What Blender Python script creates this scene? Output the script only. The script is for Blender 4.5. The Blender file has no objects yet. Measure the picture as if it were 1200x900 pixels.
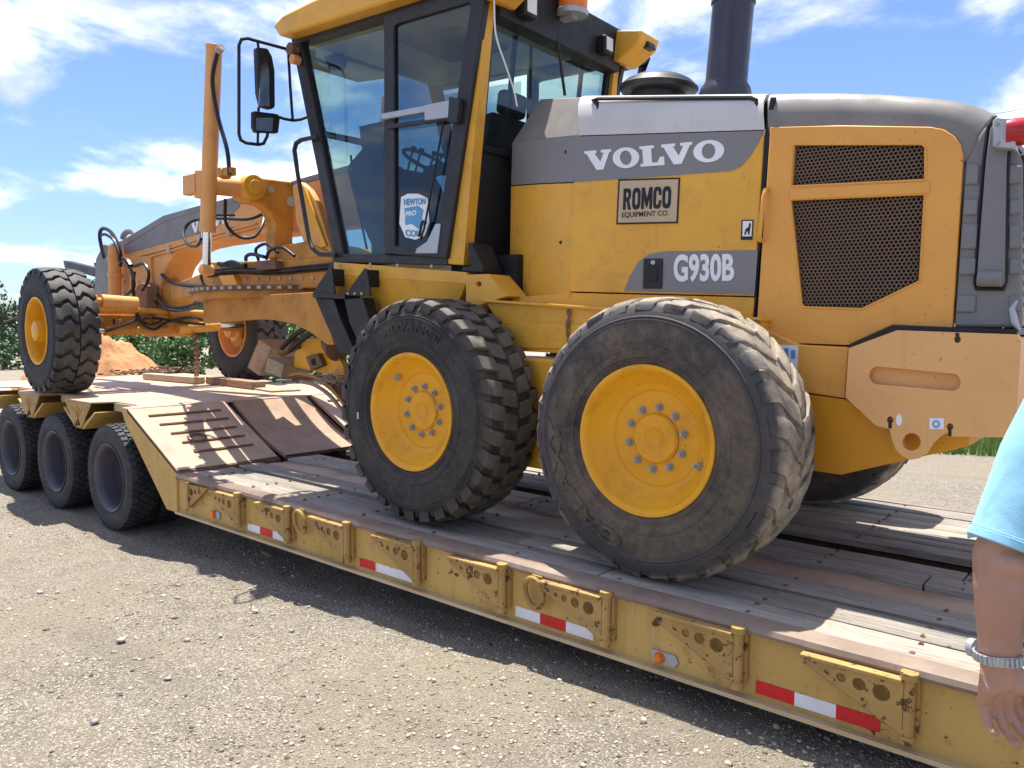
import bpy, bmesh, math, random
import numpy as np
from mathutils import Vector, Matrix, noise
from mathutils.geometry import tessellate_polygon
random.seed(7); rng = np.random.default_rng(7)
scene = bpy.context.scene
COL = scene.collection
PI = math.pi
# ------------------------------------------------------------------ camera
F, YAW, PITCH, ROLL = 902.47, 0.7021, -0.0739, 0.0053       # focal length in pixels of a 1200 px wide frame
CAM = Vector((5.9108, -2.8931, 1.8099))
fw = Vector((-math.sin(YAW)*math.cos(PITCH), math.cos(YAW)*math.cos(PITCH), math.sin(PITCH)))
r0 = Vector((math.cos(YAW), math.sin(YAW), 0)); u0 = r0.cross(fw)
rt = math.cos(ROLL)*r0 + math.sin(ROLL)*u0
up = -math.sin(ROLL)*r0 + math.cos(ROLL)*u0
cd = bpy.data.cameras.new('camera'); cam = bpy.data.objects.new('camera', cd); COL.objects.link(cam)
cam.matrix_world = Matrix(((rt.x, up.x, -fw.x, CAM.x), (rt.y, up.y, -fw.y, CAM.y), (rt.z, up.z, -fw.z, CAM.z), (0, 0, 0, 1)))
cd.sensor_width = 36; cd.lens = F/1200*36; cd.clip_end = 3000; cd.clip_start = .05
scene.camera = cam
# ------------------------------------------------------------------ sky, sun, exposure
SUN = Vector((-.205, .15, 1)).normalized()                  # towards the sun
world = bpy.data.worlds.new('World'); scene.world = world; world.use_nodes = True
def build_sky():
    nt = world.node_tree; N = nt.nodes; L = nt.links
    bg = N['Background']; bg.inputs[1].default_value = .14
    sky = N.new('ShaderNodeTexSky'); sky.sky_type = 'NISHITA'; sky.sun_disc = False
    sky.sun_elevation = math.asin(SUN.z); sky.sun_rotation = math.atan2(SUN.x, SUN.y)
    sky.air_density = 1.0; sky.dust_density = .6; sky.ozone_density = 1.2
    tc = N.new('ShaderNodeTexCoord'); sep = N.new('ShaderNodeSeparateXYZ'); L.new(tc.outputs['Generated'], sep.inputs[0])
    ad = N.new('ShaderNodeMath'); ad.operation = 'ADD'; ad.inputs[1].default_value = .22; L.new(sep.outputs[2], ad.inputs[0])
    mx = N.new('ShaderNodeMath'); mx.operation = 'MAXIMUM'; mx.inputs[1].default_value = .05; L.new(ad.outputs[0], mx.inputs[0])
    cmb = N.new('ShaderNodeCombineXYZ')
    for k in (0, 1):
        d = N.new('ShaderNodeMath'); d.operation = 'DIVIDE'; L.new(sep.outputs[k], d.inputs[0]); L.new(mx.outputs[0], d.inputs[1]); L.new(d.outputs[0], cmb.inputs[k])
    n1 = N.new('ShaderNodeTexNoise'); n1.inputs['Scale'].default_value = 1.9; n1.inputs['Detail'].default_value = 8; n1.inputs['Roughness'].default_value = .55; n1.inputs['Distortion'].default_value = .25
    mp = N.new('ShaderNodeMapping'); mp.inputs['Location'].default_value = (7.7, 4.2, .4); L.new(cmb.outputs[0], mp.inputs[0]); L.new(mp.outputs[0], n1.inputs['Vector'])
    rp = N.new('ShaderNodeValToRGB'); rp.color_ramp.elements[0].position = .47; rp.color_ramp.elements[1].position = .64
    rp.color_ramp.interpolation = 'EASE'; L.new(n1.outputs['Fac'], rp.inputs[0])
    n2 = N.new('ShaderNodeTexNoise'); n2.inputs['Scale'].default_value = 4; n2.inputs['Detail'].default_value = 5; L.new(mp.outputs[0], n2.inputs['Vector'])
    cc = N.new('ShaderNodeValToRGB'); cc.color_ramp.elements[0].color = (3.3, 3.45, 4.0, 1); cc.color_ramp.elements[1].color = (6.0, 5.9, 5.8, 1)
    cc.color_ramp.elements[0].position = .35; cc.color_ramp.elements[1].position = .62; L.new(n2.outputs['Fac'], cc.inputs[0])
    mix = N.new('ShaderNodeMix'); mix.data_type = 'RGBA'
    tint = N.new('ShaderNodeMix'); tint.data_type = 'RGBA'; tint.blend_type = 'MULTIPLY'; tint.inputs[0].default_value = 1; tint.inputs[7].default_value = (.43, .49, .70, 1)
    L.new(sky.outputs[0], tint.inputs[6])
    L.new(rp.outputs[0], mix.inputs[0]); L.new(tint.outputs[2], mix.inputs[6]); L.new(cc.outputs[0], mix.inputs[7])
    L.new(mix.outputs[2], bg.inputs[0])
build_sky()
sd = bpy.data.lights.new('sun', 'SUN'); sd.energy = 4.4; sd.angle = math.radians(.6); sd.color = (1, .95, .87)
so = bpy.data.objects.new('sun', sd); COL.objects.link(so); so.rotation_euler = SUN.to_track_quat('Z', 'Y').to_euler()
so.location = (0, 0, 20)
scene.view_settings.view_transform = 'Standard'; scene.view_settings.look = 'None'
scene.view_settings.exposure = 1.18; scene.view_settings.gamma = 1; scene.view_settings.use_curve_mapping = False
scene.render.engine = 'CYCLES'; scene.render.resolution_x = 1024; scene.render.resolution_y = 768
scene.cycles.max_bounces = 8; scene.cycles.transparent_max_bounces = 16

# ------------------------------------------------------------------ helpers: points
def ray(a, b): return fw + rt*((a-600)/F) + up*((450-b)/F)
def PY(a, b, y): d = ray(a, b); return CAM + d*((y-CAM.y)/d.y)      # where the line of sight meets the plane y
def PX(a, b, x): d = ray(a, b); return CAM + d*((x-CAM.x)/d.x)
def PZ(a, b, z): d = ray(a, b); return CAM + d*((z-CAM.z)/d.z)
def XZ(pts, y): return [((q := PY(a, b, y)).x, q.z) for a, b in pts]
YC = 1.37                                                          # centre line of trailer and grader
HD = .641                                                          # top of the low deck
# ------------------------------------------------------------------ helpers: geometry (each returns (verts, faces))
def g_box(x0, x1, y0, y1, z0, z1):
    v = [(x, y, z) for x in (x0, x1) for y in (y0, y1) for z in (z0, z1)]
    return v, [(0, 1, 3, 2), (4, 6, 7, 5), (0, 4, 5, 1), (2, 3, 7, 6), (0, 2, 6, 4), (1, 5, 7, 3)]
def g_hexa(a, b):       # two quads, same winding
    return list(a)+list(b), [(3, 2, 1, 0), (4, 5, 6, 7)] + [(k, (k+1) % 4, 4+(k+1) % 4, 4+k) for k in range(4)]
def g_plate(outer, y0, y1, holes=(), axis='y'):
    loops = [list(outer)] + [list(h) for h in holes]
    flat = [p for l in loops for p in l]; n = len(flat)
    tri = tessellate_polygon([[Vector((p[0], p[1], 0)) for p in l] for l in loops])
    def at(p, t): return (p[0], t, p[1]) if axis == 'y' else ((t, p[0], p[1]) if axis == 'x' else (p[0], p[1], t))
    v = [at(p, y0) for p in flat] + [at(p, y1) for p in flat]
    f = []
    for t in tri:
        f.append(tuple(t)); f.append(tuple(n+i for i in reversed(t)))
    o = 0
    for l in loops:
        m = len(l)
        for k in range(m): f.append((o+k, o+(k+1) % m, n+o+(k+1) % m, n+o+k))
        o += m
    return v, f
def frame_of(d):
    d = Vector(d).normalized(); a = Vector((0, 0, 1)) if abs(d.z) < .9 else Vector((1, 0, 0))
    s = d.cross(a).normalized(); return d, s, s.cross(d)
def g_cyl(p0, p1, r, r2=None, n=20, cap=True):
    p0, p1 = Vector(p0), Vector(p1); r2 = r if r2 is None else r2
    d, s, t = frame_of(p1-p0)
    v = [p0 + (s*math.cos(k*2*PI/n) + t*math.sin(k*2*PI/n))*r for k in range(n)] + [p1 + (s*math.cos(k*2*PI/n) + t*math.sin(k*2*PI/n))*r2 for k in range(n)]
    f = [(k, (k+1) % n, n+(k+1) % n, n+k) for k in range(n)]
    if cap: f += [tuple(reversed(range(n))), tuple(range(n, 2*n))]
    return v, f
def smooth_path(pts, m=6):
    P = [Vector(p) for p in pts]; P = [P[0]*2-P[1]] + P + [P[-1]*2-P[-2]]; out = []
    for i in range(1, len(P)-2):
        for k in range(m):
            t = k/m; a, b, c, d = P[i-1:i+3]
            out.append(.5*((2*b) + (c-a)*t + (2*a-5*b+4*c-d)*t*t + (3*b-a-3*c+d)*t**3))
    return out + [P[-2]]
def g_tube(pts, r, n=8, m=0, closed=False):
    P = smooth_path(pts, m) if m else [Vector(p) for p in pts]
    N = len(P); v = []; f = []; s = None
    for i in range(N):
        if closed: d = (P[(i+1) % N]-P[i-1]).normalized()
        else: d = (P[min(i+1, N-1)]-P[max(i-1, 0)]).normalized()
        if s is None: _, s, t = frame_of(d)
        s = (s - d*s.dot(d)).normalized(); t = d.cross(s)
        k_ = 1.0
        if 0 < i < N-1 and not m:
            c = (P[i]-P[i-1]).normalized().dot((P[i+1]-P[i]).normalized()); k_ = 1/max(.6, math.sqrt((1+c)/2))
        rr = r[i] if isinstance(r, (list, tuple)) else r
        v += [P[i] + (s*math.cos(k*2*PI/n) + t*math.sin(k*2*PI/n))*rr*k_ for k in range(n)]
    for i in range(N if closed else N-1):
        j = (i+1) % N
        f += [(i*n+k, i*n+(k+1) % n, j*n+(k+1) % n, j*n+k) for k in range(n)]
    if not closed: f += [tuple(reversed(range(n))), tuple((N-1)*n+k for k in range(n))]
    return v, f
def g_lathe(prof, n=48, o=(0, 0, 0), ax=(0, 1, 0), close=False):
    """prof: (radius, along) points, revolved about ax"""
    d, s, t = frame_of(ax); o = Vector(o); v = []; f = []
    for (r, a) in prof:
        v += [o + d*a + (s*math.cos(k*2*PI/n) + t*math.sin(k*2*PI/n))*r for k in range(n)]
    m = len(prof)
    for i in range(m if close else m-1):
        j = (i+1) % m
        f += [(i*n+k, i*n+(k+1) % n, j*n+(k+1) % n, j*n+k) for k in range(n)]
    return v, f
def g_grid(rows, closed=False):
    n = len(rows[0]); v = [p for r in rows for p in r]; f = []
    for i in range(len(rows)-1):
        for k in range(n if closed else n-1):
            f.append((i*n+k, i*n+(k+1) % n, (i+1)*n+(k+1) % n, (i+1)*n+k))
    return v, f
def g_move(g, m): return [m @ Vector(p) for p in g[0]], g[1]
def g_mirror(g): return [(p[0], 2*YC-p[1], p[2]) for p in g[0]], [tuple(reversed(f)) for f in g[1]]
# ------------------------------------------------------------------ helpers: objects
def mesh_of(name, gs, mat, smooth=35):
    if isinstance(gs, tuple): gs = [gs]
    V = []; Fc = []
    for v, f in gs:
        o = len(V); V += [tuple(p) for p in v]; Fc += [tuple(i+o for i in q) for q in f]
    me = bpy.data.meshes.new(name); me.from_pydata(V, [], Fc); me.update()
    bm = bmesh.new(); bm.from_mesh(me); bmesh.ops.recalc_face_normals(bm, faces=bm.faces); bm.to_mesh(me); bm.free()
    if smooth:
        me.polygons.foreach_set('use_smooth', [True]*len(me.polygons)); me.set_sharp_from_angle(angle=math.radians(smooth))
    if mat: me.materials.append(mat)
    return me
def link(name, me, parent=None, loc=None, bevel=0):
    o = bpy.data.objects.new(name, me); COL.objects.link(o)
    if parent is not None:
        o.parent = parent
        if loc is None: o.matrix_parent_inverse = Matrix.Translation(-WORLDLOC[parent.name])
    WORLDLOC[o.name] = WORLDLOC[parent.name].copy()*0 if parent is not None and loc is None else Vector(loc or (0, 0, 0))
    if loc is not None: o.location = loc
    if bevel:
        b = o.modifiers.new('bevel', 'BEVEL'); b.width = bevel; b.segments = 2; b.limit_method = 'ANGLE'; b.angle_limit = math.radians(32); b.harden_normals = False
    return o
WORLDLOC = {}
def obj(name, gs, mat, parent=None, bevel=0, smooth=35):
    return link(name, mesh_of(name, gs, mat, smooth), parent, None, bevel)
def tag(o, label, cat=None, group=None, kind=None):
    if label: o['label'] = label
    if cat: o['category'] = cat
    if group: o['group'] = group
    if kind: o['kind'] = kind
    return o
def thing(name, loc, label, cat, group=None):
    o = bpy.data.objects.new(name, None); COL.objects.link(o); o.location = loc; WORLDLOC[o.name] = Vector(loc); o.empty_display_size = .2
    return tag(o, label, cat, group)
# ------------------------------------------------------------------ materials
def new_mat(name):
    m = bpy.data.materials.new(name); m.use_nodes = True
    return m, m.node_tree.nodes, m.node_tree.links, m.node_tree.nodes['Principled BSDF']
def nz(N, L, vec, scale, detail=4, rough=.55, dist=0):
    n = N.new('ShaderNodeTexNoise'); n.inputs['Scale'].default_value = scale; n.inputs['Detail'].default_value = detail
    n.inputs['Roughness'].default_value = rough; n.inputs['Distortion'].default_value = dist
    if vec is not None: L.new(vec, n.inputs['Vector'])
    return n.outputs['Fac']
def ramp(N, L, fac, a, b, c0=(0, 0, 0), c1=(1, 1, 1)):
    r = N.new('ShaderNodeValToRGB'); r.color_ramp.elements[0].position = a; r.color_ramp.elements[1].position = b
    r.color_ramp.elements[0].color = (*c0, 1); r.color_ramp.elements[1].color = (*c1, 1); L.new(fac, r.inputs[0]); return r.outputs[0]
def mixc(N, L, fac, a, b, mode='MIX'):
    m = N.new('ShaderNodeMix'); m.data_type = 'RGBA'; m.blend_type = mode
    if isinstance(fac, float): m.inputs[0].default_value = fac
    else: L.new(fac, m.inputs[0])
    for i, c in ((6, a), (7, b)):
        if isinstance(c, tuple): m.inputs[i].default_value = (*c, 1)
        else: L.new(c, m.inputs[i])
    return m.outputs[2]
def coords(N, L, stretch=None):
    tc = N.new('ShaderNodeTexCoord'); v = tc.outputs['Object']
    if stretch:
        mp = N.new('ShaderNodeMapping'); mp.inputs['Scale'].default_value = stretch; L.new(v, mp.inputs[0]); v = mp.outputs[0]
    return v
def bump(N, L, b, h, strength, dist=.01):
    n = N.new('ShaderNodeBump'); n.inputs['Strength'].default_value = strength; n.inputs['Distance'].default_value = dist
    L.new(h, n.inputs['Height']); L.new(n.outputs[0], b.inputs['Normal'])
def paint(name, c, c2=None, rough=.42, dirt=(.16, .11, .06), amount=.5, chip=None, chip_at=.68, coat=.15, metal=0, streak=True):
    m, N, L, b = new_mat(name); v = coords(N, L)
    c2 = c2 or tuple(x*.86 for x in c)
    col = mixc(N, L, ramp(N, L, nz(N, L, v, 2.3, 5), .35, .68), c, c2)
    if amount:
        d = ramp(N, L, nz(N, L, v, 5.5, 8, .68, .4), .60-.12*amount, .86-.06*amount)
        d = mixc(N, L, 1-.6*amount, d, (0, 0, 0)); col = mixc(N, L, d, col, dirt)
        if streak:
            vs = coords(N, L, (9, 9, .7)); s = ramp(N, L, nz(N, L, vs, 2.2, 6, .6), .60, .80); s = mixc(N, L, 1-.35*amount, s, (0, 0, 0)); col = mixc(N, L, s, col, dirt)
    if amount > .4:
        k = ramp(N, L, nz(N, L, v, 70, 3, .5), .715, .74); col = mixc(N, L, k, col, tuple(x*.5 for x in dirt))
        k = ramp(N, L, nz(N, L, coords(N, L, (3, 3, 26)), 3.0, 6, .7), .62, .80); k = mixc(N, L, .72, k, (0, 0, 0)); col = mixc(N, L, k, col, tuple(min(1, x*1.15) for x in c))
    if chip:
        k = ramp(N, L, nz(N, L, v, 15, 6, .72), chip_at, chip_at+.03); col = mixc(N, L, k, col, chip)
    L.new(col, b.inputs['Base Color'])
    rr = ramp(N, L, nz(N, L, v, 9, 5), .3, .75, (rough-.08,)*3, (rough+.16,)*3); L.new(rr, b.inputs['Roughness'])
    b.inputs['Specular IOR Level'].default_value = .32; b.inputs['Coat Weight'].default_value = coat*.5; b.inputs['Coat Roughness'].default_value = .2; b.inputs['Metallic'].default_value = metal
    h_ = N.new('ShaderNodeMath'); h_.operation = 'MULTIPLY_ADD'; h_.inputs[1].default_value = 6.0; L.new(nz(N, L, v, 2.6, 3), h_.inputs[0]); L.new(nz(N, L, v, 60, 4), h_.inputs[2])
    bump(N, L, b, h_.outputs[0], .07, .004)
    return m
M = {}
M['yellow'] = paint('grader yellow paint', (.75, .39, .042), (.67, .335, .038), amount=.75, dirt=(.20, .12, .05))
M['yellow_clean'] = paint('rim yellow paint', (.80, .385, .012), (.70, .315, .010), amount=.85, dirt=(.22, .11, .025), chip=(.10, .05, .02), chip_at=.69)
M['peach'] = paint('pale peach orange paint', (.72, .36, .115), (.655, .315, .095), rough=.5, amount=.75, dirt=(.24, .13, .06))  # paler, peach toned orange
M['dirty'] = paint('dirty yellow paint', (.55, .25, .04), (.42, .18, .03), rough=.6, amount=1, dirt=(.10, .055, .02), chip=(.12, .05, .02), chip_at=.64)
M['worn'] = paint('worn greasy yellow paint', (.70, .345, .055), (.58, .265, .04), rough=.55, amount=1, dirt=(.11, .06, .025), chip=(.13, .055, .025), chip_at=.655)
M['orange'] = paint('engine door orange paint', (.755, .355, .065), (.69, .315, .06), rough=.45, amount=.6, dirt=(.30, .17, .07))
M['cw'] = paint('pale peach counterweight paint', (.75, .41, .15), (.69, .365, .125), rough=.5, amount=.6, dirt=(.32, .18, .09))
M['belly'] = paint('belly shaded orange paint', (.70, .32, .02), (.62, .27, .02), amount=.5)  # darker orange: shade of the inward slope is put into the paint
M['grey'] = paint('grey hood plastic', (.20, .195, .192), (.168, .164, .162), rough=.5, amount=.35, dirt=(.22, .19, .15), coat=.05)
M['hood'] = paint('dusty grey hood', (.235, .215, .19), (.155, .148, .142), rough=.55, amount=.6, dirt=(.30, .24, .16), coat=.05)
M['silver'] = paint('silver hood paint', (.60, .575, .55), (.52, .50, .475), rough=.42, amount=.6, dirt=(.30, .25, .20))
M['decal'] = paint('grey decal', (.21, .203, .198), (.198, .192, .188), rough=.4, amount=.2)
M['cabgrey'] = paint('dark grey cab frame', (.026, .025, .026), (.020, .0195, .020), rough=.45, amount=.35, dirt=(.10, .08, .06))
M['black'] = paint('black paint', (.011, .011, .012), (.016, .015, .015), rough=.5, amount=.3, dirt=(.07, .06, .045))
M['stack'] = paint('dark blue grey pipe', (.035, .036, .05), (.043, .044, .058), rough=.35, amount=.2)
M['hose'] = paint('black hose', (.012, .012, .013), rough=.45, amount=.2, dirt=(.08, .06, .04), streak=False)
M['chrome'] = paint('chrome rod', (.72, .73, .75), rough=.14, amount=.1, metal=1)
M['bolt'] = paint('grey bolt', (.46, .43, .38), (.33, .29, .24), rough=.55, amount=.6, metal=.3)
M['rust'] = paint('rusty steel', (.20, .105, .06), (.13, .07, .045), rough=.75, amount=.8, dirt=(.34, .22, .14))
M['tan_'] = paint('tan trailer paint', (.50, .32, .085), (.45, .285, .075), rough=.55, amount=.7, dirt=(.33, .22, .11), chip=(.07, .03, .018), chip_at=.655)
def rusted_tan():
    m, N, L, b = new_mat('tan trailer paint with rust'); v = coords(N, L); vs = coords(N, L, (7, 7, .9))
    col = mixc(N, L, ramp(N, L, nz(N, L, v, 1.7, 6), .35, .68), (.57, .37, .115), (.47, .295, .085))
    k = ramp(N, L, nz(N, L, vs, 2.4, 7, .65), .52, .78); col = mixc(N, L, mixc(N, L, .55, k, (0, 0, 0)), col, (.26, .155, .06))
    k = ramp(N, L, nz(N, L, v, 6, 9, .74, .3), .575, .66); col = mixc(N, L, mixc(N, L, .5, k, (0, 0, 0)), col, (.23, .13, .06))
    k = ramp(N, L, nz(N, L, v, 24, 8, .72), .625, .65); col = mixc(N, L, k, col, (.055, .024, .014))
    k = ramp(N, L, nz(N, L, v, 9, 4, .5), .70, .72); col = mixc(N, L, k, col, (.10, .045, .02))
    L.new(col, b.inputs['Base Color']); b.inputs['Roughness'].default_value = .6; b.inputs['Specular IOR Level'].default_value = .3
    h = N.new('ShaderNodeMath'); h.operation = 'ADD'; L.new(nz(N, L, v, 3, 4), h.inputs[0]); L.new(nz(N, L, v, 50, 4), h.inputs[1]); bump(N, L, b, h.outputs[0], .12, .012); return m
M['tan'] = rusted_tan()
M['bracket'] = paint('shade darkened tan bracket paint', (.44, .275, .085), (.33, .20, .06), rough=.6, amount=.8, dirt=(.26, .15, .07), chip=(.10, .045, .02), chip_at=.575)  # tan darkened in place of missing shadows, so webs stand off the beam
M['flange'] = paint('scuffed tan flange', (.55, .42, .24), (.47, .34, .18), rough=.6, amount=.8, dirt=(.30, .23, .16))
M['rim_edge'] = paint('rubbed rusty edge', (.19, .135, .10), (.28, .215, .16), rough=.65, amount=1, dirt=(.085, .045, .035), chip=(.5, .34, .14), chip_at=.66)
M['plate'] = paint('dusty deck steel', (.47, .35, .25), (.40, .29, .20), rough=.7, amount=.9, dirt=(.24, .15, .09), chip=(.16, .08, .045), chip_at=.68, streak=False)
M['plate_dark'] = paint('rusty ramp steel', (.40, .28, .185), (.32, .21, .135), rough=.7, amount=1, dirt=(.14, .075, .045), chip=(.09, .04, .025), chip_at=.66, streak=False)
M['red'] = paint('red reflective tape', (.62, .012, .018), rough=.3, amount=.15, streak=False)
M['white'] = paint('white reflective tape', (.78, .78, .80), rough=.35, amount=.25, streak=False)
M['orange_lens'] = paint('orange lens', (.85, .19, .015), rough=.25, amount=.1, streak=False, coat=.6)
M['red_lens'] = paint('red lens', (.42, .010, .016), rough=.2, amount=.05, streak=False, coat=.6)
M['lamp'] = paint('pale lamp glass', (.75, .75, .72), rough=.2, amount=.1, streak=False)
M['zinc'] = paint('zinc grey', (.42, .44, .46), rough=.4, amount=.3, metal=.4)
M['steelrim'] = paint('painted steel truck rim', (.085, .08, .095), (.06, .055, .068), rough=.5, amount=.6, dirt=(.19, .16, .145))
M['romco'] = paint('tan metal badge', (.52, .39, .24), rough=.45, amount=.2)
M['ink'] = paint('black ink', (.012, .012, .012), rough=.5, amount=0, streak=False)
M['text_white'] = paint('white lettering', (.82, .82, .82), rough=.4, amount=.1, streak=False)
M['blue'] = paint('pale blue sticker', (.10, .32, .55), rough=.4, amount=0)
M['interior'] = paint('cab lining', (.42, .39, .34), rough=.8, amount=.2)
M['seat'] = paint('black cab upholstery', (.018, .02, .025), rough=.7, amount=.2)
M['mesh'] = paint('brown grille mesh', (.19, .12, .075), (.14, .09, .06), rough=.6, amount=.4)
M['grillback'] = paint('dark grille back', (.022, .015, .011), (.055, .036, .024), rough=.8, amount=.3)
def rubber(name, base, dust, lo, hi, scale=4, tread=None, groove=None, band=None, R=.657):
    m, N, L, b = new_mat(name); v = coords(N, L)
    f = ramp(N, L, nz(N, L, v, scale, 8, .66, .3), lo, hi); col = mixc(N, L, f, base, dust)
    f2 = ramp(N, L, nz(N, L, v, 34, 8, .75), .50, .70); f2 = mixc(N, L, .45, f2, (0, 0, 0)); col = mixc(N, L, f2, col, tuple(x*1.1 for x in dust))
    f3 = ramp(N, L, nz(N, L, v, 13, 8, .75), .52, .66); f3 = mixc(N, L, .45, f3, (0, 0, 0)); col = mixc(N, L, f3, col, tuple(x*.6 for x in base))
    sp = N.new('ShaderNodeSeparateXYZ'); L.new(v, sp.inputs[0]); cb = N.new('ShaderNodeCombineXYZ'); L.new(sp.outputs[0], cb.inputs[0]); L.new(sp.outputs[2], cb.inputs[2])
    ln = N.new('ShaderNodeVectorMath'); ln.operation = 'LENGTH'; L.new(cb.outputs[0], ln.inputs[0])
    wob = N.new('ShaderNodeMath'); wob.operation = 'MULTIPLY_ADD'; wob.inputs[1].default_value = .05; L.new(nz(N, L, v, 9, 5, .65), wob.inputs[0]); L.new(ln.outputs['Value'], wob.inputs[2])
    rad = wob.outputs[0]                                    # radius with an uneven edge
    if band:
        k = ramp(N, L, rad, .545, .575); k = mixc(N, L, .35, k, (0, 0, 0)); col = mixc(N, L, k, col, band)
    if groove: col = mixc(N, L, ramp(N, L, rad, R-.045, R-.040), col, groove)
    if tread:
        k = mixc(N, L, 1.0, ramp(N, L, rad, R-.030+.012, R-.004+.012), ramp(N, L, nz(N, L, v, 7, 7, .7), .30, .62), 'MULTIPLY'); col = mixc(N, L, k, col, tread)
    L.new(col, b.inputs['Base Color']); b.inputs['Roughness'].default_value = .74
    bump(N, L, b, nz(N, L, v, 45, 6, .65), .3, .006); return m
M['rubber_clean'] = rubber('clean tyre rubber', (.014, .0145, .017), (.05, .047, .044), .45, .8, tread=(.075, .07, .062), R=.655)
M['rubber_dusty'] = rubber('dusty tyre rubber', (.013, .013, .014), (.078, .062, .047), .42, .78, tread=(.115, .10, .08), groove=(.058, .043, .034), R=.668)
M['rubber_mud'] = rubber('muddy worn tyre rubber', (.022, .020, .019), (.165, .122, .084), .34, .74, tread=(.37, .305, .22), band=(.036, .038, .046), R=.657)
M['rubber_truck'] = rubber('truck tyre rubber', (.014, .015, .018), (.06, .058, .056), .42, .78, 6, R=.486)
def wood(name, c, c2, stain, along='x', rough=.8):
    m, N, L, b = new_mat(name)
    st = (2.2, 30, 30) if along == 'x' else (30, 2.2, 30)
    v = coords(N, L, st); v0 = coords(N, L)
    oi = N.new('ShaderNodeObjectInfo')
    col = mixc(N, L, ramp(N, L, nz(N, L, v, 2.2, 8, .65, .6), .32, .70), c, c2)
    col = mixc(N, L, ramp(N, L, nz(N, L, v0, 3.4, 7, .65), .50, .74), col, stain)
    col = mixc(N, L, ramp(N, L, nz(N, L, coords(N, L, (1.0, 55, 55)), 2.0, 5, .6), .60, .68), col, tuple(x*.35 for x in c2))
    col = mixc(N, L, ramp(N, L, nz(N, L, v0, 26, 5, .7), .64, .70), col, tuple(x*.45 for x in c2))
    hv = N.new('ShaderNodeHueSaturation'); mr = N.new('ShaderNodeMapRange'); mr.inputs[3].default_value = .72; mr.inputs[4].default_value = 1.18
    L.new(oi.outputs['Random'], mr.inputs[0]); L.new(mr.outputs[0], hv.inputs['Value']); L.new(col, hv.inputs['Color'])
    L.new(hv.outputs[0], b.inputs['Base Color']); b.inputs['Roughness'].default_value = rough
    bump(N, L, b, nz(N, L, v, 3.5, 9, .75), .8, .012); return m
M['wood'] = wood('weathered deck wood', (.45, .405, .335), (.195, .17, .138), (.29, .235, .165))
M['wood_brown'] = wood('brown timber', (.46, .31, .19), (.33, .20, .11), (.22, .14, .09))
M['wood_new'] = wood('pale cut timber', (.58, .45, .30), (.47, .34, .21), (.34, .25, .17))
M['wood_red'] = wood('reddish board', (.30, .17, .12), (.20, .115, .085), (.36, .26, .2), 'y')
def glass(name, tint, refl=1.0):
    m = bpy.data.materials.new(name); m.use_nodes = True; N = m.node_tree.nodes; L = m.node_tree.links; N.clear()
    o = N.new('ShaderNodeOutputMaterial'); t = N.new('ShaderNodeBsdfTransparent'); t.inputs[0].default_value = (*tint, 1)
    g = N.new('ShaderNodeBsdfGlossy'); g.inputs['Roughness'].default_value = .02
    lw = N.new('ShaderNodeLayerWeight'); lw.inputs[0].default_value = .5; pw = N.new('ShaderNodeMath'); pw.operation = 'POWER'; pw.inputs[1].default_value = 3.5; L.new(lw.outputs['Facing'], pw.inputs[0])
    fr = N.new('ShaderNodeMapRange'); fr.inputs[3].default_value = .035; fr.inputs[4].default_value = .85; L.new(pw.outputs[0], fr.inputs[0])
    d = N.new('ShaderNodeBsdfDiffuse'); d.inputs[0].default_value = (.35, .33, .30, 1)
    ms = N.new('ShaderNodeMixShader'); m2 = N.new('ShaderNodeMixShader')
    v = coords(N, L); fac = ramp(N, L, nz(N, L, v, 3, 6), .3, .8, (.003,)*3, (.028,)*3)
    L.new(fac, m2.inputs[0]); L.new(t.outputs[0], m2.inputs[1]); L.new(d.outputs[0], m2.inputs[2])
    L.new(fr.outputs[0], ms.inputs[0]); L.new(m2.outputs[0], ms.inputs[1]); L.new(g.outputs[0], ms.inputs[2]); L.new(ms.outputs[0], o.inputs[0]); return m
M['glass'] = glass('dusty cab glass', (.70, .80, .80))
M['glass_dark'] = glass('door glass with reflection tint', (.42, .53, .56))  # dark teal tint stands in for a reflection on the door pane
def skin_mat():
    m, N, L, b = new_mat('tanned skin'); v = coords(N, L)
    col = mixc(N, L, ramp(N, L, nz(N, L, v, 9, 5), .35, .7), (.46, .26, .17), (.37, .185, .115))
    col = mixc(N, L, ramp(N, L, nz(N, L, v, 70, 3), .62, .75), col, (.40, .19, .12))
    L.new(col, b.inputs['Base Color']); b.inputs['Roughness'].default_value = .5
    b.inputs['Subsurface Weight'].default_value = .12; b.inputs['Subsurface Radius'].default_value = (.01, .004, .002)
    bump(N, L, b, nz(N, L, v, 140, 6, .7), .5, .003); return m
M['skin'] = skin_mat()
def cloth(name, c):
    m, N, L, b = new_mat(name); v = coords(N, L)
    col = mixc(N, L, ramp(N, L, nz(N, L, v, 6, 4), .3, .7), c, tuple(x*.86 for x in c)); L.new(col, b.inputs['Base Color']); b.inputs['Roughness'].default_value = .85
    b.inputs['Sheen Weight'].default_value = .2; h_ = N.new('ShaderNodeMath'); h_.operation = 'MULTIPLY_ADD'; h_.inputs[1].default_value = 14; L.new(nz(N, L, coords(N, L, (1, 1, .45)), 11, 2, .45, .8), h_.inputs[0]); L.new(nz(N, L, v, 500, 2), h_.inputs[2]); bump(N, L, b, h_.outputs[0], .35, .0022); return m
M['shirt'] = cloth('light blue shirt cloth', (.26, .54, .70)); M['jeans'] = cloth('dark denim', (.05, .07, .12)); M['hair'] = cloth('grey hair', (.16, .14, .12)); M['boot'] = cloth('brown boot leather', (.09, .05, .03))
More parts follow.
